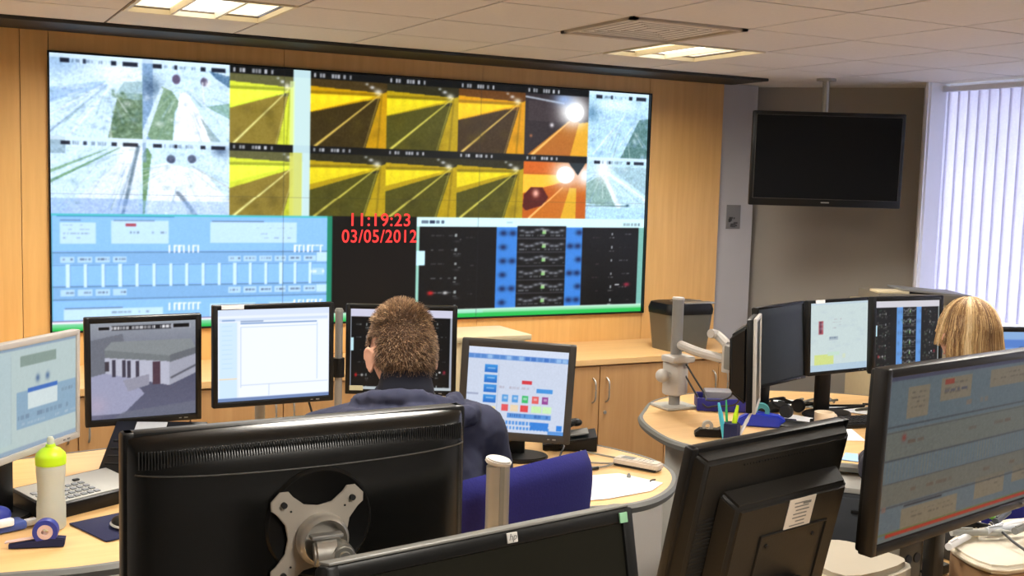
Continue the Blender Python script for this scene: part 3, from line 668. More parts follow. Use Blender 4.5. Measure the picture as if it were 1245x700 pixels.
def cv_dark2():
    c = Canvas(180, 150); dark_scada(c, 0); c.rect(0, 0, 1, .1, (216, 214, 222)); c.rect(0, .1, .012, 1, (20, 24, 24)); c.rect(.975, .1, 1, 1, (150, 160, 160))
    for x0, x1 in ((.33, .42), (.635, .71)): c.rect(x0, .1, x1, 1, (112, 164, 226), .75)
    for k in range(6):
        y = .16+.155*k
        for x, w in ((.12, .1), (.5, .09), (.85, .1)):
            for q in range(9): c.blob(x+random.uniform(-w, w), y+random.uniform(-.03, .09), .012, .014, random.choice([(120, 130, 110), (150, 150, 140), (70, 110, 80), (90, 60, 50)]), .55)
    c.blur(1); return c
def cv_buttons():
    c = Canvas(180, 140, (206, 216, 236)); c.rect(0, 0, 1, .1, (216, 226, 246)); c.rect(0, .085, 1, .145, (112, 156, 220))
    for x in np.arange(.01, 1, .062): c.rect(x, .095, x+.045, .135, random.choice([(70, 120, 200), (150, 190, 236), (90, 140, 210)]))
    for k in range(4): c.rect(.175, .21+.118*k, .3, .3+.118*k, (62, 150, 226), 1, (40, 110, 200)); c.rect(.2, .24+.118*k, .28, .255+.118*k, (190, 220, 245), .6)
    c.rect(.17, .7, .3, .79, (240, 220, 150)); c.rect(.0, .55, .12, .575, (150, 160, 190), .8); c.rect(.31, .2, .313, .95, (180, 192, 216))
    c.rect(.55, .37, .65, .415, (214, 60, 70)); c.dashes(.33, .68, .45, .03, (170, 160, 175), .6, .7, .02); c.rect(.7, .46, .86, .51, (70, 150, 225)); 
    for k, q in enumerate(((90, 160, 225), (90, 160, 225), (60, 190, 110), (228, 96, 96), (150, 70, 150))): c.rect(.36+.1*k, .55, .425+.1*k, .635, q); c.rect(.375+.1*k, .575, .41+.1*k, .6, (240, 240, 245), .5)
    for x0, x1, q in ((.36, .43, (228, 90, 96)), (.45, .53, (236, 214, 180)), (.55, .63, (226, 74, 80)), (.66, .76, (200, 240, 180)), (.77, .86, (206, 242, 190))): c.rect(x0, .665, x1, .74, q)
    c.rect(.42, .765, .86, .82, (90, 150, 220)); c.dashes(.43, .86, .775, .03, (40, 90, 170), .8, .8, .02)
    for x in np.arange(.24, .84, .034): c.rect(x, .86, x+.024, .9, (84, 150, 226)); c.rect(x+.01, .92, x+.03, .955, (84, 150, 226))
    c.rect(.66, .86, .84, .95, (50, 130, 220)); c.rect(.84, .95, 1, 1, (90, 150, 220)); c.rect(.92, .88, .98, .94, (40, 130, 225)); c.noise(5, 2); c.blur(1); return c
def cv_pale():
    c = Canvas(150, 120, (186, 204, 204)); c.rect(0, 0, 1, .03, (140, 160, 180)); c.rect(.0, .05, .26, .9, (182, 202, 206)); c.rect(.26, .08, .27, .9, (160, 182, 188), .7)
    c.rect(.36, .1, .76, .2, (136, 156, 148)); c.blob(.55, .34, .022, .035, (80, 110, 150)); c.blob(.66, .34, .022, .035, (80, 110, 150)); c.rect(.32, .43, 1, .78, (140, 172, 196)); c.rect(.44, .45, .77, .62, (212, 226, 228)); c.rect(.44, .42, .77, .455, (60, 110, 190))
    c.dashes(.33, 1, .66, .04, (110, 136, 162), .8, .7, .03); c.dashes(.33, 1, .73, .03, (180, 200, 214), .7, .7, .02); c.dashes(.8, 1, .5, .03, (110, 130, 150), .7, .7, .02); c.rect(0, .95, 1, 1, (150, 170, 190)); c.noise(4, 2); c.blur(1); return c
def cv_white():
    c = Canvas(140, 130, (206, 222, 222)); c.rect(0, 0, 1, .04, (196, 214, 224)); c.rect(.14, .27, .22, .46, (176, 90, 100)); c.rect(.16, .28, .19, .45, (110, 50, 70)); 
    for y in (.25, .29, .33, .37): c.dashes(.38, .55, y, .012, (170, 160, 170), .6, .6, .02)
    c.rect(.32, .5, .47, .55, (176, 190, 200)); c.dashes(.33, .46, .51, .02, (110, 130, 150), .8, .8, .02); c.rect(.08, .75, .4, .9, (214, 226, 120), .8); c.rect(.3, .72, .5, .78, (200, 226, 210)); c.rect(.55, .76, .6, .82, (220, 226, 180), .5); c.rect(0, .9, 1, 1, (176, 202, 224), .8)
    for _ in range(24): c.blob(random.random(), .1+.6*random.random(), .05, .02, (190, 206, 214), .4)
    c.noise(4, 2); c.blur(1); return c
def cv_grey(): 
    c = Canvas(40, 40, (30, 33, 33)); c.rect(0, 0, 1, .1, (44, 46, 46)); c.noise(3, 2); c.blur(1); return c
def cv_off():
    c = Canvas(20, 16, (0, 0, 0)); return c
def cv_wash():
    """dull, off angle copy of the blue diagram with orange-tinted boxes"""
    c = Canvas(300, 190); c.view(0, 0, 1, 1); bg = (104, 120, 128); box = (142, 130, 108); ink = (84, 70, 60); red = (168, 50, 34)
    c.rect(0, 0, 1, 1, bg); c.rect(0, 0, 1, .03, (70, 70, 96))
    for x0, y0, x1, y1 in ((.1, .08, .21, .27), (.27, .06, .44, .2), (.55, .05, .95, .17), (.12, .82, .42, .94), (.52, .76, .7, .9), (.75, .75, .9, .86)): c.rect(x0, y0, x1, y1, box); [c.dashes(x0+.02, x1-.02, y0+.03+.03*q, .01, ink, .6, .6, .015) for q in range(int((y1-y0)/.035)-1)]
    c.rect(.29, .07, .34, .1, red, .8); c.dashes(.29, .42, .13, .02, (50, 56, 90), .8, .9, .02); c.rect(0, .33, 1, .5, (116, 120, 112)); c.rect(0, .64, 1, .78, (122, 116, 100), .8)
    for y in (.3, .335, .5, .64, .785): c.rect(0, y, 1, y+.008, (60, 62, 66), .7)
    for i in range(60): c.rect(.02+.0165*i, .51, .024+.0165*i, .63, (130, 128, 116), .8)
    c.dashes(.05, .95, .4, .02, (110, 90, 74), .9, .35, .03); c.dashes(.05, .95, .7, .02, (110, 88, 70), .9, .4, .03); c.dashes(.42, .55, .22, .03, (150, 122, 100), .7, .8, .02); c.dashes(.02, .1, .78, .03, (160, 110, 90), .7, .8, .02); c.rect(.13, .8, .33, .81, (40, 40, 50)); c.blob(.1, .38, .01, .02, (150, 60, 50))
    c.rect(0, .94, 1, .955, (110, 120, 70)); c.rect(.05, .955, 1, .975, (196, 50, 30)); c.rect(0, .975, 1, 1, (120, 124, 120)); c.noise(8, 2); c.blur(1); return c

DZ1, DZ2, DZ3 = .732, .732, .84
def monitors():
    # silver left
    t, T = monitor('silver framed monitor at the left edge showing a pale software window', (.263, 3.349, 1.091), 37.5, 0, -1.0, .457, .325, cv_pale(), DZ1, .017, .02, fm=M_SILVER, strength=.95, screen_name='pale', base_off=.11, stand='smallfoot')
    monitor_cctv, T = monitor('black monitor showing a grey CCTV picture of a low building', (.647, 3.9, 1.052), 92, -4, .8, .378, .372, cv_cctv(), DZ1, .02, .024, strength=1.0, screen_name='cctv')
    t, T = monitor('black monitor showing a mostly blank white window, left of the man', (1.049, 3.738, 1.112), 89, 1, 0, .42, .346, cv_app(), DZ1, .017, .02, fm=M_BLACK, strength=1.08, stand='arm', screen_name='app')
    k = BM(); add_box(k, (-.145, -.002, .166), (.075, .003, .014), 0, T); lab(obj('asset_label', k, M_PAPER, t, False), 'white paper label on the top bezel')
    t, T = monitor('black monitor with dark signalling diagram right behind the seated man', (1.569, 3.888, 1.08), 116, 0, 0, .414, .34, cv_dark(), DZ1, .018, .02, fm=M_BLACK, strength=.95, stand='arm', screen_name='dark')
    k = BM(); add_box(k, (-.165, -.002, -.145), (.05, .003, .018), 0, T); lab(obj('asset_label', k, mat('label_cream', (200, 200, 170), .7), t, False), 'cream sticker at the lower left corner')
    t, T = monitor('grey framed monitor on the desk showing coloured button tiles', (1.841, 3.473, .981), 119, -3, -2.3, .403, .358, cv_buttons(), DZ1, .026, .03, fm=mat('warm_grey_bezel', (54, 51, 48), .45, spec=.3), strength=1.0, screen_name='buttons', base_off=.05)
    # steel post between white and dark screens
    t = thing('monitor_pole', 'thin steel pole standing on the desk between the two black monitors', 'pole', (1.33, 3.9, DZ1)); k = BM(); add_cyl(k, (0, 0, 0), (0, 0, .5), .014); add_cyl(k, (0, 0, 0), (0, 0, .02), .04); obj('post', k, M_ALU, t); k = BM(); add_cyl(k, (0, 0, .26), (0, 0, .33), .022); obj('collar', k, M_BLACK, t); k = BM(); add_cyl(k, (0, 0, .5), (0, 0, .512), .017, .012); obj('cap', k, M_GREYP, t)
    # right cluster
    t3, T3 = monitor('black monitor showing a pale form with yellow patch, white tag on top', (3.508, 3.635, 1.091), 90, 2, 1.2, .36, .324, cv_white(), DZ2, .013, .016, fm=M_BLACK, strength=.98, screen_name='form')
    k = BM(); add_box(k, (-.12, -.002, .156), (.05, .004, .014), 0, T3); lab(obj('asset_tag', k, M_PAPER, t3, False), 'white paper tag on the top bezel')
    monitor('black monitor with two blue columns on its dark diagram, beside the blonde woman', (3.708, 3.445, 1.118), 93, 3, 0, .393, .325, cv_dark2(), DZ2, .02, .022, fm=M_BLACK, strength=.9, screen_name='dark')
    monitor('dark blank monitor angled left of the pale form screen', (3.374, 3.85, 1.033), 76, 3, 2, .353, .354, cv_grey(), DZ2, .012, .014, fm=M_BLACK, strength=1.0, screen_name='grey')
    t, T = monitor('black monitor with silver bezel seen edge-on, carried by the articulated arm', (2.938, 3.486, 1.031), 42.5, 2, -3, .40, .366, cv_grey(), DZ2, .016, .016, fm=M_SILVER, stand='none', strength=.5, screen_name='grey', back=.07, th=.014)
    monitor('partly hidden monitor with pale blue screen right of the blonde woman', (3.66, 2.78, 1.06), 110, 0, 0, .44, .35, cv_bluebox(), DZ2, .018, .02, fm=M_BLACK, screen_name='bluebox', strength=.85)
    t, T = monitor('large black monitor at the right edge showing a dull blue diagram', (1.838, 1.512, 1.240), 76.5, -1.5, -.8, .72, .342, cv_wash(), DZ3, .017, .02, fm=mat('brown_black_bezel', (24, 22, 21), .4, spec=.35), strength=.5, screen_name='wash', base_off=.06, back=.06, stand='side')
    k = BM(); add_box(k, (0, 0, 0), (.1, .05, .03), .01, T @ Matrix.Translation((.04, .05, -.175))); obj('cable_cover', k, M_BLACK, t)
def cv_bluebox():
    c = Canvas(100, 80, (150, 190, 240)); c.rect(.05, .1, 1, .2, (96, 140, 220)); c.rect(.08, .25, .3, .6, (216, 226, 242)); c.line(.35, .2, .3, .6, .02, (60, 90, 140)); c.rect(.4, .25, .95, .7, (190, 212, 244)); c.rect(.0, .7, 1, 1, (206, 220, 240)); c.blur(1); return c

def hp_monitor():
    # switched-off screen in the foreground
    az, tilt = 81, 12; c = (.686, 1.302, 1.086); W, H = .509, .331; bo = .07
    a = R(az); n = Vector((-math.cos(a), math.sin(a), 0)); base = Vector((c[0], c[1], DZ3))+n*bo
    t = thing('monitor', 'switched off black monitor in the foreground with small light badge on top bezel', 'monitor', base, R(90-az))
    T = Matrix.Translation((0, -bo, c[2]-DZ3)) @ Euler((-R(tilt), 0, 0), 'XYZ').to_matrix().to_4x4()
    obj('bezel', frame_bm(W, H, .022, .03, T, .005, .03), mat('hp_bezel', (18, 18, 17), .4, spec=.3), t)
    b = BM(); add_box(b, (0, .018, H/2+.0015), (W-.012, .03, .004), .0015, T); obj('top_strip', b, mat('grey_strip', (128, 126, 120), .35), t)
    b = BM(); add_box(b, (0, .03, 0), (W-.006, .03, H-.006), .008, T); add_box(b, (0, .055, 0), (W*.6, .04, H*.6), .012, T); obj('back_shell', b, M_BLACK, t)
    b = BM(); add_box(b, (0, .007, .004), (W-.042, .004, H-.05), 0, T); obj('screen', b, mat('off_screen', (30, 29, 22), .35, vary=.02, spec=.15), t, False)
    k = BM(); add_box(k, (.028, -.0012, H/2-.010), (.018, .003, .014), .001, T); bd = lab(obj('badge', k, mat('badge_light', (214, 210, 204), .4), t), 'small light square badge')
    cu = bpy.data.curves.new('badge_letters', 'FONT'); cu.body = 'hp'; cu.size = .013; cu.align_x = 'CENTER'; cu.extrude = .0003; cu.shear = .3
    o = text_mesh('badge_letters', cu, M_GREYP, bd); o.matrix_local = T @ Matrix.Translation((.028, -.003, H/2-.013)) @ Matrix.Rotation(R(90), 4, 'X')
    k = BM(); add_box(k, (W/2-.022, -.0012, H/2-.014), (.015, .003, .015), .0005, T); lab(obj('sticker', k, mat('sticker_green', (150, 205, 165), .6), t), 'pale green square sticker at top right corner')
    k = BM(); add_box(k, (0, .03, .12), (.07, .035, .24), .008); obj('stand_neck', k, M_BLACK, t)
    k = BM(); add_box(k, (0, .0, .007), (.24, .18, .014), .005); obj('stand_base', k, M_BLACK, t)

def big_back():
    az, c, W, H = 87.5, (.480, 1.572, 1.207), .512, .345
    # local frame: x to the right as seen from behind, y away from the viewer (towards the glass)
    a = R(az); n = Vector((-math.cos(a), math.sin(a), 0)); base = Vector((c[0], c[1], DZ3))-n*.13
    t = thing('monitor', 'big black monitor seen from behind with silver four-armed mount', 'monitor', base, R(90-az))
    T = Matrix.Translation((0, .13, c[2]-DZ3))
    # bezel (front face on far side)
    b = frame_bm(W, H, .02, .028, T @ Matrix.Rotation(math.pi, 4, 'Z'), .005); bz = obj('bezel', b, M_BLACK, t)
    b = BM(); add_box(b, (0, -.004, 0), (W-.04, .006, H-.04), 0, T); obj('screen', b, mat('off_glass', (16, 16, 18), .2), t, False)
    # bulging shell
    t2 = BM(); NU, NV = 72, 56; V = []
    for j in range(NV+1):
        v = -1+2*j/NV; row = []
        for i in range(NU+1):
            u = -1+2*i/NU; e = max(0, 1-abs(u)**7)**.5; f = max(0, 1-abs(v)**5)**.5
            dp = .016+.05*e*f*(1-.12*(u*u))
            zt = v*H/2*(.985+.012*(1-u*u))
            row.append(t2.verts.new((u*W/2*.99, -dp-.006, zt)))
        V.append(row)
    for j in range(NV):
        for i in range(NU): t2.faces.new((V[j][i], V[j][i+1], V[j+1][i+1], V[j+1][i]))
    be = [e for e in t2.edges if e.is_boundary]; ex = bmesh.ops.extrude_edge_only(t2, edges=be)
    for v in ex['geom']:
        if isinstance(v, bmesh.types.BMVert): v.co.y = -.002
    bmesh.ops.recalc_face_normals(t2, faces=t2.faces); t2.transform(T); b = BM(); join(b, t2)
    obj('back_shell', b, mat('satin_black', (16, 16, 15), .24, vary=.06, scale=120), t, ang=60)
    # vent band of slots following the curve of the top
    b = BM()
    def dep(u, v): return .022+.05*(max(0, 1-abs(u)**7)**.5)*(max(0, 1-abs(v)**5)**.5)*(1-.12*u*u)
    for i in range(126):
        u = -.93+1.86*i/125
        for vv in (.80,):
            v = vv+.02*(1-u*u); add_box(b, (u*W/2, -dep(u, v)-.0004, v*H/2-.0), (.0013, .003, .024), 0, T)
    obj('vent_slots', b, M_BLACKM, t, False)
    b = BM(); P = []
    for i in range(61):
        u = -.95+1.9*i/60; v = .65+.0-.05*(1-u*u)+.05; P.append((u*W/2, -dep(u, v)-.0005, v*H/2))
    add_tube(b, P, .0012, 6, 0, T); obj('seam', b, mat('seam_grey', (60, 58, 54), .5), t)
    # round recess ring and bracket
    cx, cz = -.001, .029; yb = -.074
    b = BM(); add_lathe(b, [(.001, 0), (.072, 0), (.075, .002), (.077, .0), (.079, -.003)], 60, T @ Matrix.Translation((cx+.004, yb+.0, cz+.004)) @ Matrix.Rotation(R(90), 4, 'X')); obj('mount_disc', b, M_BLACK, t)
    b = BM(); poly = []
    for q in range(4):
        a0 = R(45+90*q); ca, sa = math.cos(a0), math.sin(a0)
        for (r, s) in ((.026, -.034), (.048, -.019), (.068, -.0165), (.078, -.0175), (.087, -.009), (.087, .009), (.078, .0175), (.068, .0165), (.048, .019), (.026, .034)):
            poly.append((r*ca-s*sa, r*sa+s*ca))
    add_prism(b, poly, 0, .004, .001, T @ Matrix.Translation((cx-.001, yb-.003, cz-.013)) @ Matrix.Rotation(R(90), 4, 'X'))
    br = obj('mount_bracket', b, mat('bracket_silver', (186, 178, 166), .45, metal=.3), t)
    b = BM()
    for q in range(4):
        a0 = R(45+90*q)
        add_cyl(b, (cx-.001+.071*math.cos(a0), yb-.0065, cz-.013+.071*math.sin(a0)), (cx-.001+.071*math.cos(a0), yb-.012, cz-.013+.071*math.sin(a0)), .0042, T=T)
        add_cyl(b, (cx-.001+.056*math.cos(a0), yb-.0065, cz-.013+.056*math.sin(a0)), (cx-.001+.056*math.cos(a0), yb-.008, cz-.013+.056*math.sin(a0)), .0015, T=T)
    obj('mount_screws', b, M_BLACKM, br)
    b = BM(); RX = Matrix.Rotation(R(90), 4, 'X'); TH = T @ Matrix.Translation((cx+.003, yb-.006, cz-.016))
    add_lathe(b, [(.0, 0), (.036, 0), (.038, .006), (.036, .018), (.031, .024), (.028, .018), (.026, .010), (.0, .010)], 48, TH @ RX); hub = obj('hub_ring', b, M_CAST, t)
    b = BM(); add_cyl(b, (-.022, -.035, -.012), (.012, -.043, -.010), .02, .02, 32, TH, .004); add_box(b, (.004, -.02, -.008), (.034, .03, .032), .008, TH); obj('knuckle', b, M_CAST, t)
    b = BM(); add_cyl(b, (.012, -.035, -.012), (.012, -.062, -.012), .0195, .017, 32, TH, .003); add_cyl(b, (.012, -.06, -.012), (.012, -.065, -.012), .010, .008, 24, TH); cp = obj('knuckle_cap', b, M_STEEL, t)
    b = BM(); add_cyl(b, (.012, -.064, -.012), (.012, -.067, -.012), .003, .003, 6, TH); obj('cap_bolt', b, M_BLACKM, cp)
    b = BM(); add_box(b, (-.004, -.034, .013), (.046, .016, .006), .002, TH); obj('pivot_lug', b, M_ALU, t)
    # arm to desk post
    zc = c[2]-DZ3; b = BM(); add_tube(b, [(cx+.0, .13-.115, zc-.07), (cx+.0, .0, zc-.12), (cx-.1, -.0, zc-.2), (cx-.2, .05, zc-.22)], .013, 10); obj('support_arm', b, M_CAST, t)
    b = BM(); add_cyl(b, (cx-.2, .05, 0), (cx-.2, .05, zc-.2), .02); add_cyl(b, (cx-.2, .05, 0), (cx-.2, .05, .02), .05); obj('support_post', b, M_CAST, t)

def right_back():
    az, c, W, H, tilt, roll = 79.5, (1.338, 1.603, 1.108), .435, .38, -13, .6
    a = R(az); n = Vector((-math.cos(a), math.sin(a), 0)); base = Vector((c[0], c[1], DZ3))-n*.03
    t = thing('monitor', 'brown-black monitor seen from behind with white rating label, tipped back', 'monitor', base, R(90-az))
    T = Matrix.Translation((0, .03, c[2]-DZ3)) @ Euler((-R(tilt), -R(roll), 0), 'XYZ').to_matrix().to_4x4()
    mb = mat('brown_black_plastic', (30, 28, 25), .5, vary=.06, scale=200, bump=.1, spec=.3)
    obj('bezel', frame_bm(W, H, .02, .02, T @ Matrix.Rotation(math.pi, 4, 'Z'), .004), M_BLACK, t)
    b = BM(); add_box(b, (0, -.006, 0), (W-.04, .005, H-.04), 0, T); obj('screen', b, MATS['off_glass'], t, False)
    tt = BM(); bmesh.ops.create_cube(tt, size=1)
    for v in tt.verts:
        f = v.co.y < 0; v.co = Vector((v.co.x*W*(.90 if f else .995), -.042 if f else -.004, v.co.z*H*(.90 if f else .995)))
    bmesh.ops.bevel(tt, geom=list(tt.edges), offset=.006, segments=3, affect='EDGES'); tt.transform(T); b = BM(); join(b, tt); obj('back_shell', b, mb, t)
    tt = BM(); bmesh.ops.create_cube(tt, size=1)
    for v in tt.verts:
        f = v.co.y < 0; v.co = Vector((.014+v.co.x*(.305 if f else .335), -.083 if f else -.038, -.04+v.co.z*(.27 if f else .31)))
    bmesh.ops.bevel(tt, geom=list(tt.edges), offset=.008, segments=3, affect='EDGES'); tt.transform(T); b = BM(); join(b, tt); obj('rear_housing', b, mb, t)
    b = BM()
    for k in range(26): add_box(b, (-.165, -.0425, .06-.008*k), (.05, .002, .003), 0, T @ Matrix.Translation((0.0, 0, 0)))
    obj('side_vents', b, M_BLACKM, t, False)
    b = BM()
    for k in range(26): add_box(b, (.0+.0, -.0425, 0), (.002, .002, .003), 0, T @ Matrix.Translation((-.1+.008*k, 0, .155)))
    obj('top_vents', b, M_BLACKM, t, False)
    k = BM(); add_box(k, (.034, -.0838, .058), (.074, .0012, .062), 0, T @ Matrix.Translation((0, 0, 0))); lb = lab(obj('rating_label', k, mat('label_white', (216, 208, 196), .6), t, False), 'white rating label')
    k = BM()
    for q in range(7):
        add_box(k, (.034+random.uniform(-.005, .005), -.0846, .080-.0075*q), (random.uniform(.025, .045), .0006, .0022), 0, T)
    add_box(k, (.048, -.0846, .078), (.022, .0007, .005), 0, T); obj('label_print', k, M_GREYP, lb, False)
    # recessed neck panel
    k = frame_bm(.19, .2, .005, .006, T @ Matrix.Translation((.03, -.0865, -.07)), .002); obj('neck_recess', k, mb, t)
    k = BM()
    for x in (-.04, .09): add_cyl(k, (x, -.083, .005), (x, -.086, .005), .004, T=T)
    obj('recess_screws', k, M_BLACKM, t)
    k = BM(); add_box(k, (.03, -.1, -.1), (.1, .035, .05), .008, T); obj('stand_hinge', k, M_BLACK, t)
    k = BM(); add_box(k, (.0, .0-.02, .10), (.08, .03, .2), .008); obj('stand_neck', k, M_BLACK, t); k = BM(); add_box(k, (0, .02, .007), (.25, .19, .014), .005); obj('stand_base', k, M_BLACK, t)

# ------------------------------------------------------------------ desks
def smooth_poly(pts, n=5, closed=True):
    N = len(pts); out = []
    for i in range(N):
        p0, p1, p2, p3 = [Vector((*pts[(i+k) % N], 0)) for k in (-1, 0, 1, 2)]
        for k in range(n):
            t = k/n; q = 0.5*((2*p1)+(-p0+p2)*t+(2*p0-5*p1+4*p2-p3)*t*t+(-p0+3*p1-3*p2+p3)*t**3); out.append((q.x, q.y))
    return out
def offset_poly(P, d):
    out = []; N = len(P); ar = sum(P[i][0]*P[(i+1) % N][1]-P[(i+1) % N][0]*P[i][1] for i in range(N)); s = 1 if ar > 0 else -1
    for i in range(N):
        a = Vector(P[i-1]); b = Vector(P[(i+1) % N]); t = (b-a).normalized(); n = Vector((t.y, -t.x))*s; out.append((P[i][0]+n.x*d, P[i][1]+n.y*d))
    return out
def desk(name, label, outline, z, legs, panels=()):
    cx = sum(p[0] for p in outline)/len(outline); cy = sum(p[1] for p in outline)/len(outline)
    t = thing(name, label, 'desk', (cx, cy, 0)); L = [(x-cx, y-cy) for x, y in outline]; S = smooth_poly(L, 6)
    b = BM(); add_prism(b, S, z-.028, z-.002); obj('worktop', b, M_DESKWOOD, t, False)
    # edge band ring
    b = BM(); O = offset_poly(S, .02); I = offset_poly(S, -.002); N = len(S)
    prof = [(I, z-.0005), (offset_poly(S, .012), z-.001), (O, z-.012), (offset_poly(S, .014), z-.03), (I, z-.034)]
    V = [[b.verts.new((x, y, zz)) for x, y in ring] for ring, zz in prof]
    for k in range(len(V)):
        A, B2 = V[k], V[(k+1) % len(V)]
        for i in range(N): b.faces.new((A[i], A[(i+1) % N], B2[(i+1) % N], B2[i]))
    bmesh.ops.recalc_face_normals(b, faces=b.faces); obj('edge_band', b, M_EDGE, t)
    for (x, y, w, d, a) in legs:
        b = BM(); T = xf((x-cx, y-cy, 0), R(a)); add_box(b, (0, 0, (z-.034)/2), (w, d, z-.034), .012, T); add_box(b, (0, 0, .02), (w+.3, d+.02, .04), .01, T); obj('leg', b, M_ALU if w < .13 else M_LGREY, t)
    for (x, y, w, h, a) in panels:
        b = BM(); add_box(b, (0, 0, z-.04-h/2), (w, .02, h), .002, xf((x-cx, y-cy, 0), R(a))); obj('modesty_panel', b, mat('modesty_grey', (110, 112, 114), .6), t)
    return t
def desks():
    d1 = [(-.9, 3.0), (.0, 2.97), (.33, 2.93), (.56, 2.96), (.72, 3.04), (.9, 3.12), (1.13, 3.15), (1.36, 3.12), (1.53, 3.0), (1.72, 2.92), (1.95, 2.88), (2.13, 2.96), (2.27, 3.12), (2.32, 3.3), (2.28, 3.5), (2.16, 3.75), (1.95, 4.02), (1.6, 4.2), (.9, 4.2), (.2, 4.1), (-.4, 3.95), (-.9, 3.85)]
    desk('workstation_desk', 'curved maple desk with grey edging where the man sits', d1, DZ1, [(2.09, 3.42, .09, .09, 20), (.3, 3.8, .09, .09, 0), (-.6, 3.5, .09, .09, 0), (1.2, 4.0, .09, .09, 0)], [(.9, 4.08, 1.5, .35, 0)])
    d2 = [(2.59, 3.62), (2.6, 3.45), (2.68, 3.32), (2.8, 3.19), (2.95, 3.03), (3.10, 2.88), (3.26, 2.74), (3.45, 2.62), (3.55, 2.4), (3.72, 2.2), (4.1, 2.2), (4.35, 2.5), (4.4, 3.2), (4.2, 3.8), (3.75, 4.22), (3.3, 4.32), (3.0, 4.25), (2.81, 4.07), (2.68, 3.9)]
    desk('workstation_desk', 'curved maple desk with clutter where the blonde woman sits', d2, DZ2, [(2.74, 3.70, .16, .1, 35), (4.1, 2.6, .1, .1, 0), (3.5, 4.1, .1, .1, 0)], [(3.4, 4.2, .8, .35, 10)])
    d3 = [(-.2, 1.3), (.6, 1.12), (1.4, 1.1), (2.2, 1.2), (2.75, 1.35), (2.75, 1.7), (2.5, 1.86), (1.95, 1.93), (1.45, 1.93), (1.15, 2.12), (.8, 2.17), (.2, 2.1), (-.3, 1.8)]
    desk('workstation_desk', 'foreground desk carrying the big rear-facing monitors', d3, DZ3, [(.2, 1.6, .09, .09, 0), (1.3, 1.6, .09, .09, 0), (2.4, 1.6, .09, .09, 0)])
    # steel column at the near edge
    t = thing('monitor_pole', 'stout steel monitor column with slanted cap in front of the blue chair', 'pole', (1.052, 2.055, DZ3))
    b = BM(); add_prism(b, [(.026*math.cos(R(q)), .019*math.sin(R(q))) for q in range(0, 360, 12)], 0, .295, .001); ob = obj('post', b, M_ALU, t)
    b = BM(); add_box(b, (0, -.0195, .15), (.01, .002, .29)); obj('cable_channel', b, M_GREYP, t, False)
    b = BM(); add_prism(b, [(.029*math.cos(R(q)), .022*math.sin(R(q))) for q in range(0, 360, 12)], -.006, .006, .003, Matrix.Translation((0, 0, .303)) @ Euler((R(12), R(10), 0)).to_matrix().to_4x4()); obj('cap', b, M_SILVER, t)
    b = BM(); add_cyl(b, (0, 0, 0), (0, 0, .018), .05); obj('foot', b, M_GREYP, t)
    # drawer pedestal below second desk
    t = thing('drawer_pedestal', 'dark grey drawer pedestal with pale top tucked against the cluttered desk', 'drawers', (3.02, 2.93, 0), R(-48))
    # legs keep clear of the seated woman
    b = BM(); add_box(b, (0, 0, .34), (.30, .30, .65), .004); obj('body', b, M_DARKGREY, t)
    b = BM(); add_box(b, (0, 0, .675), (.31, .31, .02), .004); obj('top', b, M_LGREY, t)
    for k in range(3):
        b = BM(); add_box(b, (0, -.155, .125+.212*k), (.28, .012, .2), .003); dd = obj('drawer', b, M_DARKGREY, t); b = BM(); add_box(b, (0, -.166, .18+.212*k), (.12, .01, .012), .003); obj('handle', b, M_BLACK, dd)
    # tall beige cupboard behind the right-hand screens with a flat printer on it
    t = thing('filing_cabinet', 'beige filing cabinet behind the right-hand monitors against the window wall', 'cabinet', (4.77, 4.46, 0), R(-27))
    b = BM(); add_box(b, (0, 0, .56), (.50, .42, 1.12), .006); obj('body', b, mat('beige_metal', (176, 160, 128), .6), t)
    for k in range(4): b = BM(); add_box(b, (0, -.214, .15+.27*k), (.46, .012, .255), .004); dd = obj('drawer', b, mat('beige_metal', (0, 0, 0)), t); b = BM(); add_box(b, (0, -.226, .21+.27*k), (.14, .016, .02), .004); obj('handle', b, M_STEEL, dd)
    t = thing('printer', 'flat grey printer lying on the cabinet behind the dark diagram screen', 'printer', (4.80, 4.44, 1.1205), R(-27))
    b = BM(); add_box(b, (0, 0, .03), (.50, .36, .055), .008); obj('body', b, mat('printer_grey', (110, 104, 92), .5), t)
    b = BM(); add_box(b, (-.17, -.1, .063), (.17, .14, .014), .004); obj('control_panel', b, M_CREAM, t); b = BM(); add_box(b, (.06, -.03, .068), (.36, .27, .012), .004, xf((0, 0, 0), 0, 0, R(4))); obj('lid', b, M_GREYP, t)

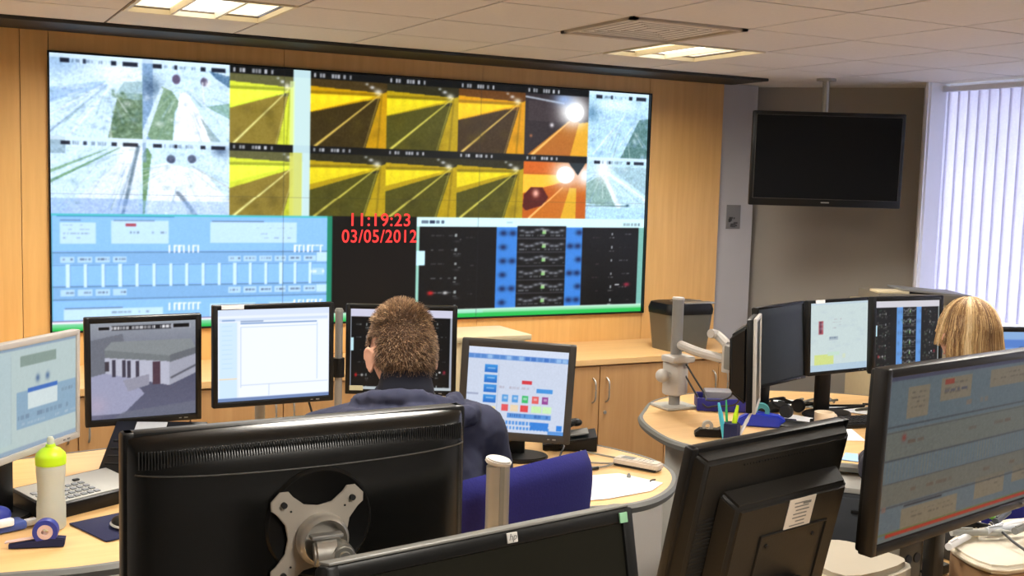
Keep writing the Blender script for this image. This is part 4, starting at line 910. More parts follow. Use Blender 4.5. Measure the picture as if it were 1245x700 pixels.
# ------------------------------------------------------------------ articulated arm on second desk
def articulated_arm():
    t = thing('articulated_mount', 'articulated grey monitor arm clamped to the desk with tall steel post', 'monitor arm', (2.965, 4.08, DZ2))
    def L(p): return (p[0]-2.965, p[1]-4.08, p[2]-DZ2)
    az = R(35)
    b = BM(); add_prism(b, [(.027*math.cos(R(q)), .022*math.sin(R(q))) for q in range(0, 360, 12)], 0, .485, .002); obj('post', b, M_ALU, t)
    b = BM(); add_cyl(b, (0, 0, .485), (0, 0, .495), .029, .025); obj('post_cap', b, M_SILVER, t)
    b = BM(); add_box(b, (0, 0, .006), (.16, .14, .012), .003); add_box(b, (-.03, -.04, -.05), (.06, .05, .1), .006); obj('desk_clamp', b, M_LGREY, t)
    b = BM(); add_box(b, (0, -.0, .14), (.09, .09, .17), .016, xf((0, 0, 0), R(20))); add_box(b, (-.01, -.03, .225), (.12, .1, .03), .01); obj('carriage', b, M_SILVER, t)
    b = BM(); add_sphere(b, (-.085, -.02, .15), .03); add_cyl(b, (-.04, -.01, .15), (-.09, -.02, .15), .014); obj('clamp_knob', b, M_SILVER, t)
    # arm segments: post -> elbow -> head
    e = L((2.97, 3.72, 1.0)); m0 = (0, -.03, .285)
    b = BM(); add_tube(b, [m0, ((m0[0]+e[0])/2-.02, (m0[1]+e[1])/2, (m0[2]+e[2])/2-.0), e], .02, 10); obj('lower_arm', b, M_SILVER, t)
    b = BM(); add_cyl(b, (e[0], e[1], e[2]-.05), (e[0], e[1], e[2]+.07), .026); obj('elbow', b, M_SILVER, t)
    b = BM(); f = L((2.885, 3.60, 1.055)); g = (e[0]-.02, e[1]+.10, e[2]+.10)
    add_tube(b, [(e[0], e[1], e[2]+.06), (e[0]+.02, e[1]+.1, e[2]+.09), g], .02, 10); obj('middle_arm', b, M_SILVER, t)
    b = BM(); d = Vector(f)-Vector((e[0], e[1], e[2]+.05)); add_box(b, (0, 0, 0), (d.length, .05, .026), .01, Matrix.Translation((Vector(f)+Vector((e[0], e[1], e[2]+.05)))/2) @ d.to_track_quat('X', 'Z').to_matrix().to_4x4()); obj('upper_arm', b, M_SILVER, t)
    b = BM(); add_box(b, (f[0]+.0, f[1]-.01, f[2]-.02), (.05, .05, .1), .008, None); obj('head', b, M_GREYP, t)
    for i, (p, q) in enumerate((((.02, -.05, .2), L((3.02, 3.75, .84))), ((.03, -.03, .15), L((3.1, 3.8, .80))))):
        b = BM(); add_tube(b, [p, (p[0]+.04, p[1]-.09, p[2]-.12), (q[0]-.03, q[1]+.12, q[2]-.04), q, L((2.93, 3.62, 1.0))], .004, 6); obj('cable', b, M_CABLE, t)

# ------------------------------------------------------------------ desktop things
def phone_handset_bm(): pass
def small_things():
    D = DZ1
    # bottle
    t = thing('sports_bottle', 'frosted sports bottle with lime green cap standing at the desk front', 'bottle', (.295, 3.285, D))
    b = BM(); add_lathe(b, [(0, 0), (.036, 0), (.0385, .006), (.0385, .06), (.035, .1), (.036, .13), (.0385, .16), (.0385, .178), (.034, .19), (0, .19)]); obj('body', b, M_BOTTLE, t)
    b = BM(); add_lathe(b, [(0, .180), (.0400, .180), (.0405, .20), (.038, .21), (.026, .222), (.014, .228), (.012, .236), (0, .236)]); cap = obj('cap', b, M_LIME, t)
    b = BM(); add_lathe(b, [(0, .234), (.009, .234), (.0095, .25), (.006, .256), (0, .256)]); obj('spout', b, M_BOTTLE, cap)
    # tape dispensers
    def tape(label, loc, rz, s=1.0):
        t = thing('tape_dispenser', label, 'tape dispenser', loc, rz)
        b = BM(); add_prism(b, [(-.09*s, 0), (.09*s, 0), (.095*s, .03*s), (.05*s, .035*s), (-.05*s, .02*s), (-.09*s, .015*s)], -.02*s, .02*s, .003, Matrix.Rotation(R(90), 4, 'X')); obj('base', b, M_NAVYF, t)
        b = BM(); tor = BM(); 
        for k in range(32):
            pass
        add_lathe(b, [(.02*s, -.018*s), (.042*s, -.018*s), (.043*s, 0), (.042*s, .018*s), (.02*s, .018*s), (.02*s, -.018*s)], 36, Matrix.Translation((.03*s, 0, .055*s)) @ Matrix.Rotation(R(90), 4, 'X')); obj('wheel', b, MATS['roll_blue'], t)
        b = BM(); add_lathe(b, [(.012*s, -.019*s), (.02*s, -.021*s), (.026*s, -.019*s), (.026*s, .019*s), (.012*s, .019*s), (.012*s, -.019*s)], 30, Matrix.Translation((.03*s, 0, .055*s)) @ Matrix.Rotation(R(90), 4, 'X')); add_box(b, (-.05*s, 0, .033*s), (.1*s, .024*s, .004), .001, xf((0, 0, 0), 0, 0, R(-8))); obj('tape_roll', b, mat('tape_pink', (214, 186, 180), .4), t)
        return t
    mat('roll_blue', (44, 58, 150), .4)
    tape('blue tape dispenser with pale roll at the desk front beside the bottle', (.245, 3.13, D), R(-15), .75)
    # round blue object left: a blue cup lying with white end
    t = thing('hole_punch', 'blue and white desk gadget cut off at the left edge', 'hole punch', (.165, 3.30, D), R(20)); b = BM(); add_box(b, (0, 0, .012), (.13, .06, .024), .008); obj('base', b, mat('soft_blue', (60, 84, 160), .5), t); b = BM(); add_sphere(b, (-.01, 0, .045), .034, (1.2, .8, .8)); obj('body', b, MATS['roll_blue'], t); b = BM(); add_box(b, (.0, -.03, .03), (.05, .02, .022), .006); obj('label_plate', b, M_PAPER, t)
    b = BM(); add_box(b, (0, 0, .009), (.035, .024, .018), .005); plain('eraser', 'small white eraser between the blue gadget and tape dispenser', 'eraser', b, M_PAPER, (.245, 3.33, D), R(20))
    # control keypad console
    t = thing('keypad_console', 'black desk console with light grey key panel behind the bottle', 'console', (.385, 3.50, D), R(28))
    TT = xf((0, 0, 0), 0, R(7))
    b = BM(); add_box(b, (0, 0, .03), (.33, .19, .045), .006, TT); add_box(b, (0, .07, .02), (.32, .05, .04), .004); obj('body', b, M_BLACK, t)
    b = BM(); add_box(b, (-.0, .0, .0535), (.31, .165, .003), .001, TT); pn = lab(obj('key_panel', b, M_LGREY, t), 'light grey key panel')
    b = BM()
    for i in range(8):
        for j in range(4): add_box(b, (-.135+.022*i, -.065+.026*j, .057), (.016, .015, .004), .001, TT)
    obj('keys', b, mat('key_grey', (130, 134, 138), .5), pn); b = BM(); add_box(b, (.02, .04, .057), (.02, .012, .006), .002, TT); obj('indicator', b, M_BLACK, pn)
    # navy mat and mouse
    b = BM(); add_box(b, (0, 0, .002), (.26, .21, .004), .001); plain('mouse_mat', 'navy blue mouse mat lying on the maple desk', 'mouse mat', b, M_NAVYF, (.50, 3.24, D), R(20))
    t = thing('mouse', 'black computer mouse with pale rim on the navy mat', 'mouse', (.475, 3.20, D+.0042), R(15)); b = BM(); add_sphere(b, (0, 0, .009), .032, (1.1, 1.6, .28)); obj('base', b, M_LGREY, t); b = BM(); add_sphere(b, (0, 0, .014), .031, (1.0, 1.5, .6)); obj('shell', b, M_BLACK, t)
    # slanted black stand with white card
    t = thing('document_stand', 'black slanted stand below the CCTV monitor holding a pale card', 'stand', (.64, 3.71, D), R(-22))
    b = BM(); TT = xf((0, 0, .075), 0, R(24)); add_box(b, (0, 0, 0), (.30, .34, .022), .006, TT); add_box(b, (0, .11, .04), (.26, .02, .08), .004); add_box(b, (0, -.13, .012), (.26, .03, .024), .003); obj('body', b, M_BLACK, t)
    b = BM(); add_box(b, (-.03, .13, .0135), (.10, .055, .004), .001, TT); obj('card', b, M_PAPERG, t)
    b = BM()
    for k in range(5): add_box(b, (0, -.1+.04*k, .012), (.27, .006, .003), 0, TT)
    obj('ribs', b, M_BLACKM, t)
    b = BM(); add_box(b, (0, 0, .03), (.13, .09, .06), .006); plain('network_box', 'small grey box on the desk below the plain white screen', 'box', b, M_LGREY, (1.08, 3.98, D), R(-5))
    for i, (p, l) in enumerate(((([(.75, 3.98, D+.006), (.86, 3.85, D+.006), (.98, 3.95, D+.01), (1.0, 4.0, D+.03)]), 'black cable winding from the CCTV monitor to the small grey box'), ([(.86, 4.05, D+.006), (.93, 4.12, D+.006), (1.2, 4.08, D+.006), (1.28, 4.0, D+.006), (1.33, 3.8, D+.006)], 'dark cable running along the desk behind the white screen'), ([(1.15, 3.98, D+.006), (1.22, 3.8, D+.03), (1.2, 3.76, D+.12), (1.16, 3.775, 1.0)], 'thin cable hanging below the white screen'))):
        b = BM(); add_tube(b, p, .004, 6); o = obj('cable', b, M_CABLE, None); tag(o, l, 'cable')
    # right end of the desk: keyboard, cordless phone, papers, marker, headset cable
    t = thing('desk_telephone', 'black desk telephone beside the button screen monitor', 'telephone', (2.14, 3.60, D), R(-28)); b = BM(); add_prism(b, [(-.1, 0), (.1, 0), (.1, .055), (-.1, .02)], -.08, .08, .004, Matrix.Rotation(R(90), 4, 'X')); obj('base', b, M_BLACK, t)
    b = BM(); add_tube(b, [(-.085, -.1, .05), (-.06, -.06, .068), (-.02, 0, .075), (.02, .06, .08)], .014, 10); add_sphere(b, (-.085, -.1, .048), .022, (1.2, 1, .7)); add_sphere(b, (.025, .065, .078), .022, (1.2, 1, .7)); obj('handset', b, M_BLACK, t)
    b = BM(); add_box(b, (.045, 0, .048), (.07, .09, .006), .002, xf((0, 0, 0), 0, 0, R(-10))); obj('keypad', b, M_GREYP, t)
    for p, l, m in (([(2.13, 3.5, D+.006), (2.19, 3.38, D+.006), (2.22, 3.33, D+.006), (2.14, 3.3, D+.006), (2.0, 3.38, D+.006), (1.95, 3.33, D+.006), (2.08, 3.27, D+.006), (2.17, 3.31, D+.01)], 'thin grey cable looping over the right end of the desk', M_CABLEG), ([(2.07, 3.56, D+.006), (2.06, 3.5, D+.03), (2.0, 3.42, D+.006), (2.05, 3.36, D+.006)], 'short black cable curling in front of the desk telephone', M_CABLE)):
        b = BM(); add_tube(b, p, .0035, 6); o = obj('cable', b, m, None); tag(o, l, 'cable')
    t = thing('cordless_phone', 'light grey cordless handset lying on the right end of the desk', 'telephone', (2.205, 3.235, D), R(-62)); b = BM(); tt = BM()
    add_prism(tt, [(-.085, -.022), (-.08, -.028), (.08, -.028), (.09, -.02), (.09, .02), (.08, .028), (-.08, .028), (-.085, .022)], .004, .03, .006, None, 3); join(b, tt); obj('body', b, mat('phone_grey', (196, 186, 172), .45), t)
    b = BM(); add_box(b, (0, 0, .004), (.165, .05, .008), .002); obj('battery_side', b, M_BLACKM, t)
    b = BM(); add_box(b, (-.035, 0, .0305), (.045, .034, .002), .0005); obj('display', b, M_GREYP, t); b = BM()
    for i in range(4):
        for j in range(3): add_cyl(b, (.01+.015*i, -.012+.012*j, .029), (.01+.015*i, -.012+.012*j, .032), .0035, n=10)
    obj('keys', b, M_LGREY, t)
    b = BM(); add_prism(b, [(1.66, 2.965), (1.9, 2.94), (2.08, 2.965), (2.17, 3.03), (2.10, 3.19), (1.80, 3.22)], D+.0005, D+.002); o = obj('paper_sheet', b, M_PAPER, None, False); tag(o, 'white paper sheet on the right end of the desk', 'paper')
    b = BM(); add_cyl(b, (-.02, 0, .006), (.02, 0, .006), .006); plain('short_marker', 'short black marker lying behind the white sheet', 'marker', b, M_BLACK, (2.04, 3.26, D), R(10))
    b = BM(); add_lathe(b, [(0, 0), (.007, 0), (.006, .008), (.003, .014), (0, .014)]); plain('push_pin', 'tiny dark pin standing on the white sheet', 'pin', b, M_GREYP, (2.1, 3.13, D+.0022)); b = BM(); add_tube(b, [(-.015, 0, .002), (0, .004, .002), (.015, 0, .002)], .0025, 6); plain('paper_clip', 'small black clip on the sheet near the rounded desk end', 'clip', b, M_BLACK, (2.15, 3.06, D+.0024), R(20))
    # socket block under the desk
    t = thing('socket_block', 'white power socket block hanging below the right end of the desk', 'socket', (1.98, 3.18, .25)); 
    b = BM(); add_box(b, (0, 0, .22), (.06, .05, .46), .008); obj('body', b, mat('socket_grey', (120, 124, 130), .5), t)
    for k in range(3): b = BM(); add_box(b, (0, -.03, .12+.1*k), (.05, .02, .045), .006); obj('plug', b, M_PAPER, t)

def second_desk_things():
    D = DZ2
    t = thing('pen_pot', 'navy pen pot crammed with a highlighter and markers', 'pen pot', (2.745, 3.40, D)); b = BM(); add_prism(b, [(.035*math.cos(R(q)), .035*math.sin(R(q))) for q in range(0, 360, 45)], 0, .085, .002); obj('pot', b, M_NAVYF, t)
    pens = [((.0, .0), M_LIME, .15, 8, 'lime green highlighter standing in the navy pot', .010), ((-.02, .005), M_CYAN, .16, -12, 'pale blue marker leaning left in the navy pot', .009), ((.018, -.005), M_PAPER, .135, 25, 'white pen leaning right in the navy pot', .007), ((.0, .02), M_GREEN, .165, -4, 'green pen at the back of the navy pot', .005)]
    for (x, y), m, h, a, l, r in pens:
        b = BM(); add_cyl(b, (0, 0, 0), (0, 0, h*.75), r); add_cyl(b, (0, 0, h*.75), (0, 0, h), r*.9, r*.5); o = plain('pen', l, 'pen', b, m, (2.745+x, 3.40+y, D+.006)); o.rotation_euler = (0, R(a), R(-30)); o['group'] = 'pens in the navy pot'
    t = thing('tape_dispenser', 'black tape dispenser at the curved front of the cluttered desk', 'tape dispenser', (2.76, 3.55, D), R(-30)); b = BM(); add_prism(b, [(-.06, 0), (.06, 0), (.06, .045), (.03, .03), (-.04, .03), (-.06, .015)], -.025, .025, .003, Matrix.Rotation(R(90), 4, 'X')); obj('base', b, M_BLACK, t); b = BM(); add_lathe(b, [(.01, -.01), (.022, -.01), (.022, .01), (.01, .01), (.01, -.01)], 24, Matrix.Translation((-.01, 0, .04)) @ Matrix.Rotation(R(90), 4, 'X')); obj('tape_roll', b, M_SILVER, t)
    # white mouse-like gadgets
    b = BM(); add_sphere(b, (0, 0, .014), .02, (1.6, 1, .7)); plain('correction_roller', 'white correction roller beside the navy pen pot', 'roller', b, M_PAPER, (2.84, 3.36, D), R(-40)); b = BM(); add_sphere(b, (0, 0, .018), .018); add_box(b, (0, 0, .004), (.04, .04, .008), .002); plain('desk_puck', 'round black desk puck right of the navy pen pot', 'puck', b, M_BLACK, (2.88, 3.33, D))
    # blue stapler / roll
    t = thing('tape_dispenser', 'bright blue tape dispenser in front of the edge-on monitor', 'tape dispenser', (3.09, 3.62, D), R(-40)); b = BM(); add_prism(b, [(-.11, 0), (.11, 0), (.11, .02), (.06, .05), (-.05, .06), (-.1, .03)], -.03, .03, .006, Matrix.Rotation(R(90), 4, 'X')); obj('base', b, M_BLUEP, t); b = BM(); add_lathe(b, [(.015, -.015), (.034, -.015), (.034, .015), (.015, .015), (.015, -.015)], 30, Matrix.Translation((-.01, 0, .062)) @ Matrix.Rotation(R(90), 4, 'X')); obj('tape_roll', b, mat('teal', (70, 150, 160), .4), t); b = BM(); add_box(b, (.11, 0, .018), (.05, .05, .035), .006); obj('cutter', b, M_NAVYF, t)
    # blue tray with grey stapler
    t = thing('desk_tray', 'navy plastic tray behind the blue tape dispenser', 'tray', (3.17, 3.97, D), R(-32)); b = BM(); add_box(b, (0, 0, .006), (.27, .16, .012), .003)
    for s in (-1, 1): add_box(b, (s*.132, 0, .03), (.008, .16, .055), .002); add_box(b, (0, s*.077, .03), (.27, .008, .055), .002)
    obj('body', b, M_NAVY, t)
    b = BM(); add_box(b, (0, 0, .04), (.2, .1, .06), .006); plain('label_printer', 'grey box sitting inside the navy plastic tray', 'box', b, mat('mid_grey_box', (120, 118, 124), .5), (3.17, 3.97, D+.013), R(-32))
    # papers
    for x, y, w, d, a, m, l, z in ((3.3, 3.62, .21, .3, 20, M_PAPER, 'white paper sheet right of the bright blue tape dispenser', 0), (3.62, 3.86, .44, .13, -56, M_PAPER, 'long white strip of paper lying below the pale form screen', .0), (3.28, 3.38, .21, .16, 60, M_PAPER, 'white note sheet nearest the front of the cluttered desk', 0), (3.06, 3.05, .12, .1, 40, M_LBLUE, 'pale blue card at the near edge of the cluttered desk', 0)):
        b = BM(); add_box(b, (0, 0, .0015), (w, d, .003)); plain('paper_sheet', l, 'paper', b, m, (x, y, D+z), R(a), None, False)
    t = thing('mug', 'cream mug standing on the white papers', 'mug', (3.235, 3.42, D+.004)); b = BM(); add_lathe(b, [(0, 0), (.034, 0), (.038, .01), (.04, .085), (.037, .085), (.034, .012), (0, .01)]); obj('cup', b, mat('cream_mug', (226, 210, 186), .4), t); b = BM(); add_tube(b, [(.038, 0, .07), (.062, 0, .065), (.064, 0, .03), (.036, 0, .022)], .006, 8); obj('handle', b, MATS['cream_mug'], t)
    t = thing('keyboard', 'black keyboard pushed under the pale form screen', 'keyboard', (3.52, 3.50, D), R(-8)); b = BM(); add_box(b, (0, 0, .01), (.42, .14, .02), .005); obj('body', b, M_BLACK, t)
    b = BM()
    for i in range(17):
        for j in range(5): add_box(b, (-.19+.0237*i, -.05+.025*j, .022), (.019, .02, .006), .001)
    obj('keys', b, M_BLACKM, t, False)
    t = thing('headset', 'black headset curled on the desk beneath the dark blank monitor', 'headset', (3.36, 3.75, D), R(30)); b = BM(); add_tube(b, [(-.08, 0, .03), (-.07, .06, .05), (0, .09, .06), (.07, .06, .05), (.08, 0, .03)], .006, 8); obj('headband', b, M_BLACK, t)
    for s in (-1, 1): b = BM(); add_cyl(b, (s*.08-.01, 0, .03), (s*.08+.012, 0, .03), .03, bev=.004); obj('earpiece', b, M_BLACKM, t)
    rr = random.Random(3)
    for i in range(12):
        x, y = 3.42+.07*i+rr.uniform(-.05, .05), 4.0-.045*i; P = [(x+rr.uniform(-.12, .12), y+rr.uniform(-.1, .08), D+.007+rr.uniform(0, .02)*(k % 2)) for k in range(5)]
        b = BM(); add_tube(b, P, .0055, 6); o = obj('cable', b, [M_CABLE, M_CABLEG][i % 2], None); tag(o, ('black' if i % 2 == 0 else 'grey')+' cable tangled on the desk behind the right-hand monitors', 'cable', 'tangled '+('black' if i % 2 == 0 else 'grey')+' cables')
    b = BM(); add_sphere(b, (0, 0, .013), .022, (1.4, 1, .6)); plain('mouse', 'pale computer mouse on the desk below the pale form screen', 'mouse', b, M_BEIGE, (3.60, 3.40, D+.004), R(20))
    b = BM(); add_lathe(b, [(0, 0), (.03, 0), (.033, .02), (.02, .03), (0, .03)]); plain('speaker_puck', 'low black puck beside the black headset', 'puck', b, M_BLACK, (3.24, 3.83, D))
    b = BM(); add_box(b, (0, 0, .02), (.13, .1, .04), .01); plain('desk_gadget', 'black desk gadget between the white sheet and mug', 'gadget', b, M_BLACK, (3.13, 3.47, D), R(35))
    # foreground desk things, right
    D = DZ3
    t = thing('desk_printer', 'rounded beige printer casing under the large right-hand monitor', 'printer', (1.775, 1.74, D), R(5))
    b = BM(); add_prism(b, smooth_poly([(-.17, -.11), (.04, -.11), (.055, .0), (.03, .09), (-.07, .12), (-.15, .09)], 4), 0, .07, .006, None, 3); obj('lower_casing', b, M_BEIGE, t)
    b = BM(); add_prism(b, smooth_poly([(-.165, -.10), (.035, -.10), (.05, .0), (.02, .085), (-.07, .115), (-.14, .085)], 4), .072, .115, .012, None, 4); obj('upper_casing', b, M_BEIGE, t); b = BM(); add_cyl(b, (-.08, -.112, .045), (-.08, -.118, .045), .006); obj('button', b, M_GREYP, t)
    t = thing('desk_speaker', 'grey speaker box with pale label under the large right-hand monitor', 'speaker', (1.905, 1.765, D), R(8)); b = BM(); add_box(b, (0, 0, .07), (.12, .1, .14), .01); obj('cabinet', b, mat('speaker_grey', (116, 110, 98), .6), t); b = BM(); add_box(b, (.033, -.052, .08), (.03, .003, .1), .001); obj('label_strip', b, mat('label_pinkish', (184, 168, 156), .6), t)
    b = BM()
    for x in (-.03, .0): add_cyl(b, (x, -.05, .09), (x, -.053, .09), .011)
    obj('driver', b, M_DARKGREY, t)
    # stack of papers and clutter
    mt = mat('slab_white', (214, 204, 184), .5)
    t = thing('document_tray', 'wood-sided tray with rounded white rim at the bottom right corner', 'tray', (2.15, 1.665, D), R(6)); b = BM(); add_prism(b, smooth_poly([(-.15, -.09), (.19, -.09), (.21, .09), (-.06, .09), (-.15, .03)], 4), 0, .09, .003); obj('side', b, M_BROWNW, t); b = BM(); add_prism(b, smooth_poly([(-.16, -.1), (.19, -.1), (.21, .1), (-.06, .1), (-.16, .03)], 4), .091, .110, .008, None, 3); obj('rim', b, mt, t)
    rr = random.Random(11); names = [('pen', 'pale pen'), ('pen', 'silver pen'), ('pen', 'white marker pen'), ('pen', 'grey pen'), ('pen', 'cream marker pen')]
    spots = [(2.03, 1.70, 20, M_PAPER, .14, 'white pen at the left end of the clutter on the tray'), (2.14, 1.75, 38, mat('cream_pen', (216, 200, 160), .4), .12, 'cream pen standing out diagonally among the tray clutter'), (2.21, 1.72, 8, M_PAPER, .15, 'white pen at the right end of the clutter on the tray'), (2.1, 1.70, -22, M_LGREY, .15, 'grey pen lying crosswise over the tray clutter'), (2.17, 1.69, -5, M_PAPERG, .13, 'pale blue-grey pen nearest the front of the tray'), (2.24, 1.76, 25, M_DARKGREY, .14, 'dark grey pen at the back right of the tray clutter'), (2.08, 1.745, -35, M_BLACK, .13, 'black pen crossing behind the cream pen on the tray'), (2.2, 1.665, 14, M_GREYP, .12, 'short mid grey pen at the front right of the tray')]
    for x, y, a, m, l, lb in spots:
        b = BM(); add_cyl(b, (-l/2, 0, .008), (l*.3, 0, .008), .008); add_cyl(b, (l*.3, 0, .008), (l/2, 0, .008), .007, .002); add_box(b, (-l*.3, 0, .017), (.04, .004, .003)); plain('pen', lb, 'pen', b, m, (x, y, D+.111+.003*spots.index((x, y, a, m, l, lb))), R(a), 'pens on the document tray')
    b = BM(); add_box(b, (0, 0, .012), (.15, .1, .024), .004); plain('black_case', 'black case lying behind the pens under the monitor', 'case', b, M_BLACKM, (2.03, 1.83, D+.0), R(10)); b = BM(); add_box(b, (0, 0, .035), (.14, .08, .07), .006); plain('black_case', 'deeper black case in the bottom right corner behind the tray', 'case', b, M_BLACKM, (2.25, 1.85, D), R(0))
    b = BM(); add_tube(b, [(-.07, 0, .0), (-.03, .02, .03), (.02, 0, .035), (.07, -.02, .01)], [.012, .005], 8); plain('green_marker', 'bright green pointed marker at the right edge of the clutter', 'pen', b, mat('leaf_green', (110, 170, 60), .5), (2.27, 1.85, D+.072), R(-40))
    for p, l in (([(1.90, 1.69, D+.07), (1.92, 1.62, D+.03), (1.95, 1.56, D+.006), (1.98, 1.5, D+.006)], 'black cable drooping in front of the grey speaker box'), ([(2.16, 1.73, D+.135), (2.12, 1.64, D+.125), (2.09, 1.56, D+.105), (2.05, 1.5, D+.006)], 'thin dark cable trailing over the tray rim')):
        b = BM(); add_tube(b, p, .003, 6); o = obj('cable', b, M_CABLE, None); tag(o, l, 'cable')

# ------------------------------------------------------------------ chairs
def chair(loc, rz, label, zback, wide=.46):
    t = thing('office_chair', label, 'chair', loc, rz)
    # local: sitter faces +y
    b = BM(); add_prism(b, smooth_poly([(-.24, -.22), (.24, -.22), (.25, .0), (.22, .23), (-.22, .23), (-.25, 0)], 4), .43, .51, .03, None, 4); obj('seat', b, M_CHAIR, t)
    # backrest: curved cushion
    b = BM(); NU, NV = 20, 20; th = .055; z0, z1 = .56, zback; F = []; K = []
    for j in range(NV+1):
        v = j/NV; rF = []; rK = []
        for i in range(NU+1):
            u = -1+2*i/NU; e = (1-abs(u)**4)**.5 if abs(u) < 1 else 0; f = (1-abs(2*v-1)**8)**.5 if 0 < v < 1 else 0
            hw = wide/2*(1-.08*(2*v-1)**2)*(1 if v < .8 else 1-.10*((v-.8)/.2)**3); x = u*hw; z = z0+(z1-z0)*v-(.02*u*u if v > .5 else 0); y = -.25-.05*(1-u*u)-.08*(v-.3)
            rF.append((x, y+th*.5*e*f, z)); rK.append((x, y-th*.6*e*f, z))
        F.append(rF); K.append(rK)
    for S, fl in ((F, 1), (K, 0)):
        V = [[b.verts.new(p) for p in r] for r in S]
        for j in range(NV):
            for i in range(NU):
                q = (V[j][i], V[j][i+1], V[j+1][i+1], V[j+1][i]); b.faces.new(q if not fl else q[::-1])
    bmesh.ops.remove_doubles(b, verts=b.verts, dist=.0004); bmesh.ops.recalc_face_normals(b, faces=b.faces); obj('backrest', b, M_CHAIR, t, ang=60)
    b = BM(); add_box(b, (0, -.27, .55), (.08, .03, .2), .008); add_box(b, (0, -.14, .42), (.08, .28, .02), .006); obj('back_support', b, M_BLACK, t)
    b = BM(); add_cyl(b, (0, 0, .1), (0, 0, .43), .028); add_cyl(b, (0, 0, .36), (0, 0, .43), .05); obj('column', b, M_BLACK, t)
    b = BM()
    for k in range(5):
        a = R(72*k+18); add_tube(b, [(0, 0, .1), (.15*math.cos(a), .15*math.sin(a), .1), (.28*math.cos(a), .28*math.sin(a), .07)], [.025, .016], 8)
    obj('star_base', b, M_BLACK, t)
    for k in range(5):
        a = R(72*k+18); b = BM(); x, y = .28*math.cos(a), .28*math.sin(a)
        for s in (-1, 1): add_cyl(b, (x-s*.006*math.sin(a)-.0, y+s*.006*math.cos(a), .028), (x-s*.024*math.sin(a), y+s*.024*math.cos(a), .028), .028, n=16)
        obj('castor', b, M_BLACKM, t)
    for s in (-1, 1):
        b = BM(); add_tube(b, [(s*.24, -.05, .46), (s*.3, -.05, .5), (s*.3, -.03, .62), (s*.29, 0, .66)], .014, 8); add_box(b, (s*.29, .03, .68), (.06, .24, .03), .012); obj('armrest', b, M_BLACK, t)
    return t

# ------------------------------------------------------------------ people
def skin_bm(J, E, root=0, sub=2):
    """limbs and trunk as closed tapered solids that overlap at the joints; a voxel remesh then fuses them into one skin"""
    b = BM(); rad = [(j[3] if hasattr(j[3], '__len__') else (j[3], j[3])) for j in J]; pos = [Vector(j[:3]) for j in J]; n = 24
    for p, (ra, rb) in zip(pos, rad): add_sphere(b, p, 1.0, (ra, rb, (ra+rb)/2 if ra/rb < 1.25 else rb), 20)
    for i, k in E:
        d = pos[k]-pos[i]
        if d.length < 1e-5: continue
        d.normalize(); x = Vector((1, 0, 0)); x = x-d*x.dot(d)
        if x.length < .3: x = Vector((0, 1, 0))-d*d.y
        x.normalize(); y = d.cross(x); t = BM(); R4 = []
        for q in range(7):
            f = q/6; c = pos[i].lerp(pos[k], f); a = rad[i][0]+(rad[k][0]-rad[i][0])*f; bb = rad[i][1]+(rad[k][1]-rad[i][1])*f
            R4.append([t.verts.new(c+x*a*math.cos(2*math.pi*m/n)+y*bb*math.sin(2*math.pi*m/n)) for m in range(n)])
        for A, B2 in zip(R4, R4[1:]):
            for m in range(n): t.faces.new((A[m], A[(m+1) % n], B2[(m+1) % n], B2[m]))
        t.faces.new(R4[0][::-1]); t.faces.new(R4[-1]); bmesh.ops.recalc_face_normals(t, faces=t.faces); join(b, t)
    return b
def head_bm(T):
    """adult head, face towards +y, centre at origin; about .155 wide, .235 tall, .195 deep, with ears"""
    t = BM(); bmesh.ops.create_icosphere(t, subdivisions=5, radius=1)
    def g(p, c, s): return math.exp(-((p.x-c[0])**2+(p.z-c[1])**2)/(s*s))
    for v in t.verts:
        p = v.co.copy(); x, y, z = p
        X = x*.077; Y = y*.098; Z = z*.118
        if z < 0: X *= 1-.28*(-z)**1.3*(1 if y > -.2 else .6); Y *= 1-.12*(-z)**2
        if z < -.2 and y < 0: Y *= 1-.22*min(1, (-z-.2)*1.3)
        if y > 0:
            k = y
            Y += .034*k*g(p, (0, -.20), .15)+.014*k*g(p, (0, .05), .12)       # nose
            Y += .006*k*(g(p, (0, -.5), .16))+.011*k*g(p, (0, -.82), .22)           # lips, chin
            Y -= .014*k*(g(p, (.36, .06), .17)+g(p, (-.36, .06), .17))              # sockets
            Y += .006*k*(g(p, (.36, .24), .2)+g(p, (-.36, .24), .2))                # brow
            Y += .004*k*(g(p, (.34, .06), .10)+g(p, (-.34, .06), .10))              # lids
            Y -= .008*k*(math.exp(-((z+.52)**2)/.0016)*math.exp(-(x*x)/.09))       # mouth line
            Y += .006*k*(g(p, (.52, -.2), .2)+g(p, (-.52, -.2), .2))
        v.co = Vector((X, Y, Z))
    b = BM(); t.transform(T); join(b, t)
    for s in (-1, 1):
        e = BM(); bmesh.ops.create_uvsphere(e, u_segments=20, v_segments=14, radius=1)
        for v in e.verts:
            x, y, z = v.co; r = math.hypot(y, z*.9)
            xx = x*.008-(.005 if (x > 0 and r < .7) else 0)
            v.co = Vector((xx, y*.019*(1.1 if z > 0 else .8), z*.034))
        e.transform(T @ Matrix.Translation((s*.086, -.006, -.016)) @ Euler((R(-10), 0, s*R(-28))).to_matrix().to_4x4() @ Matrix.Diagonal((s, 1, 1, 1))); join(b, e)
    return b
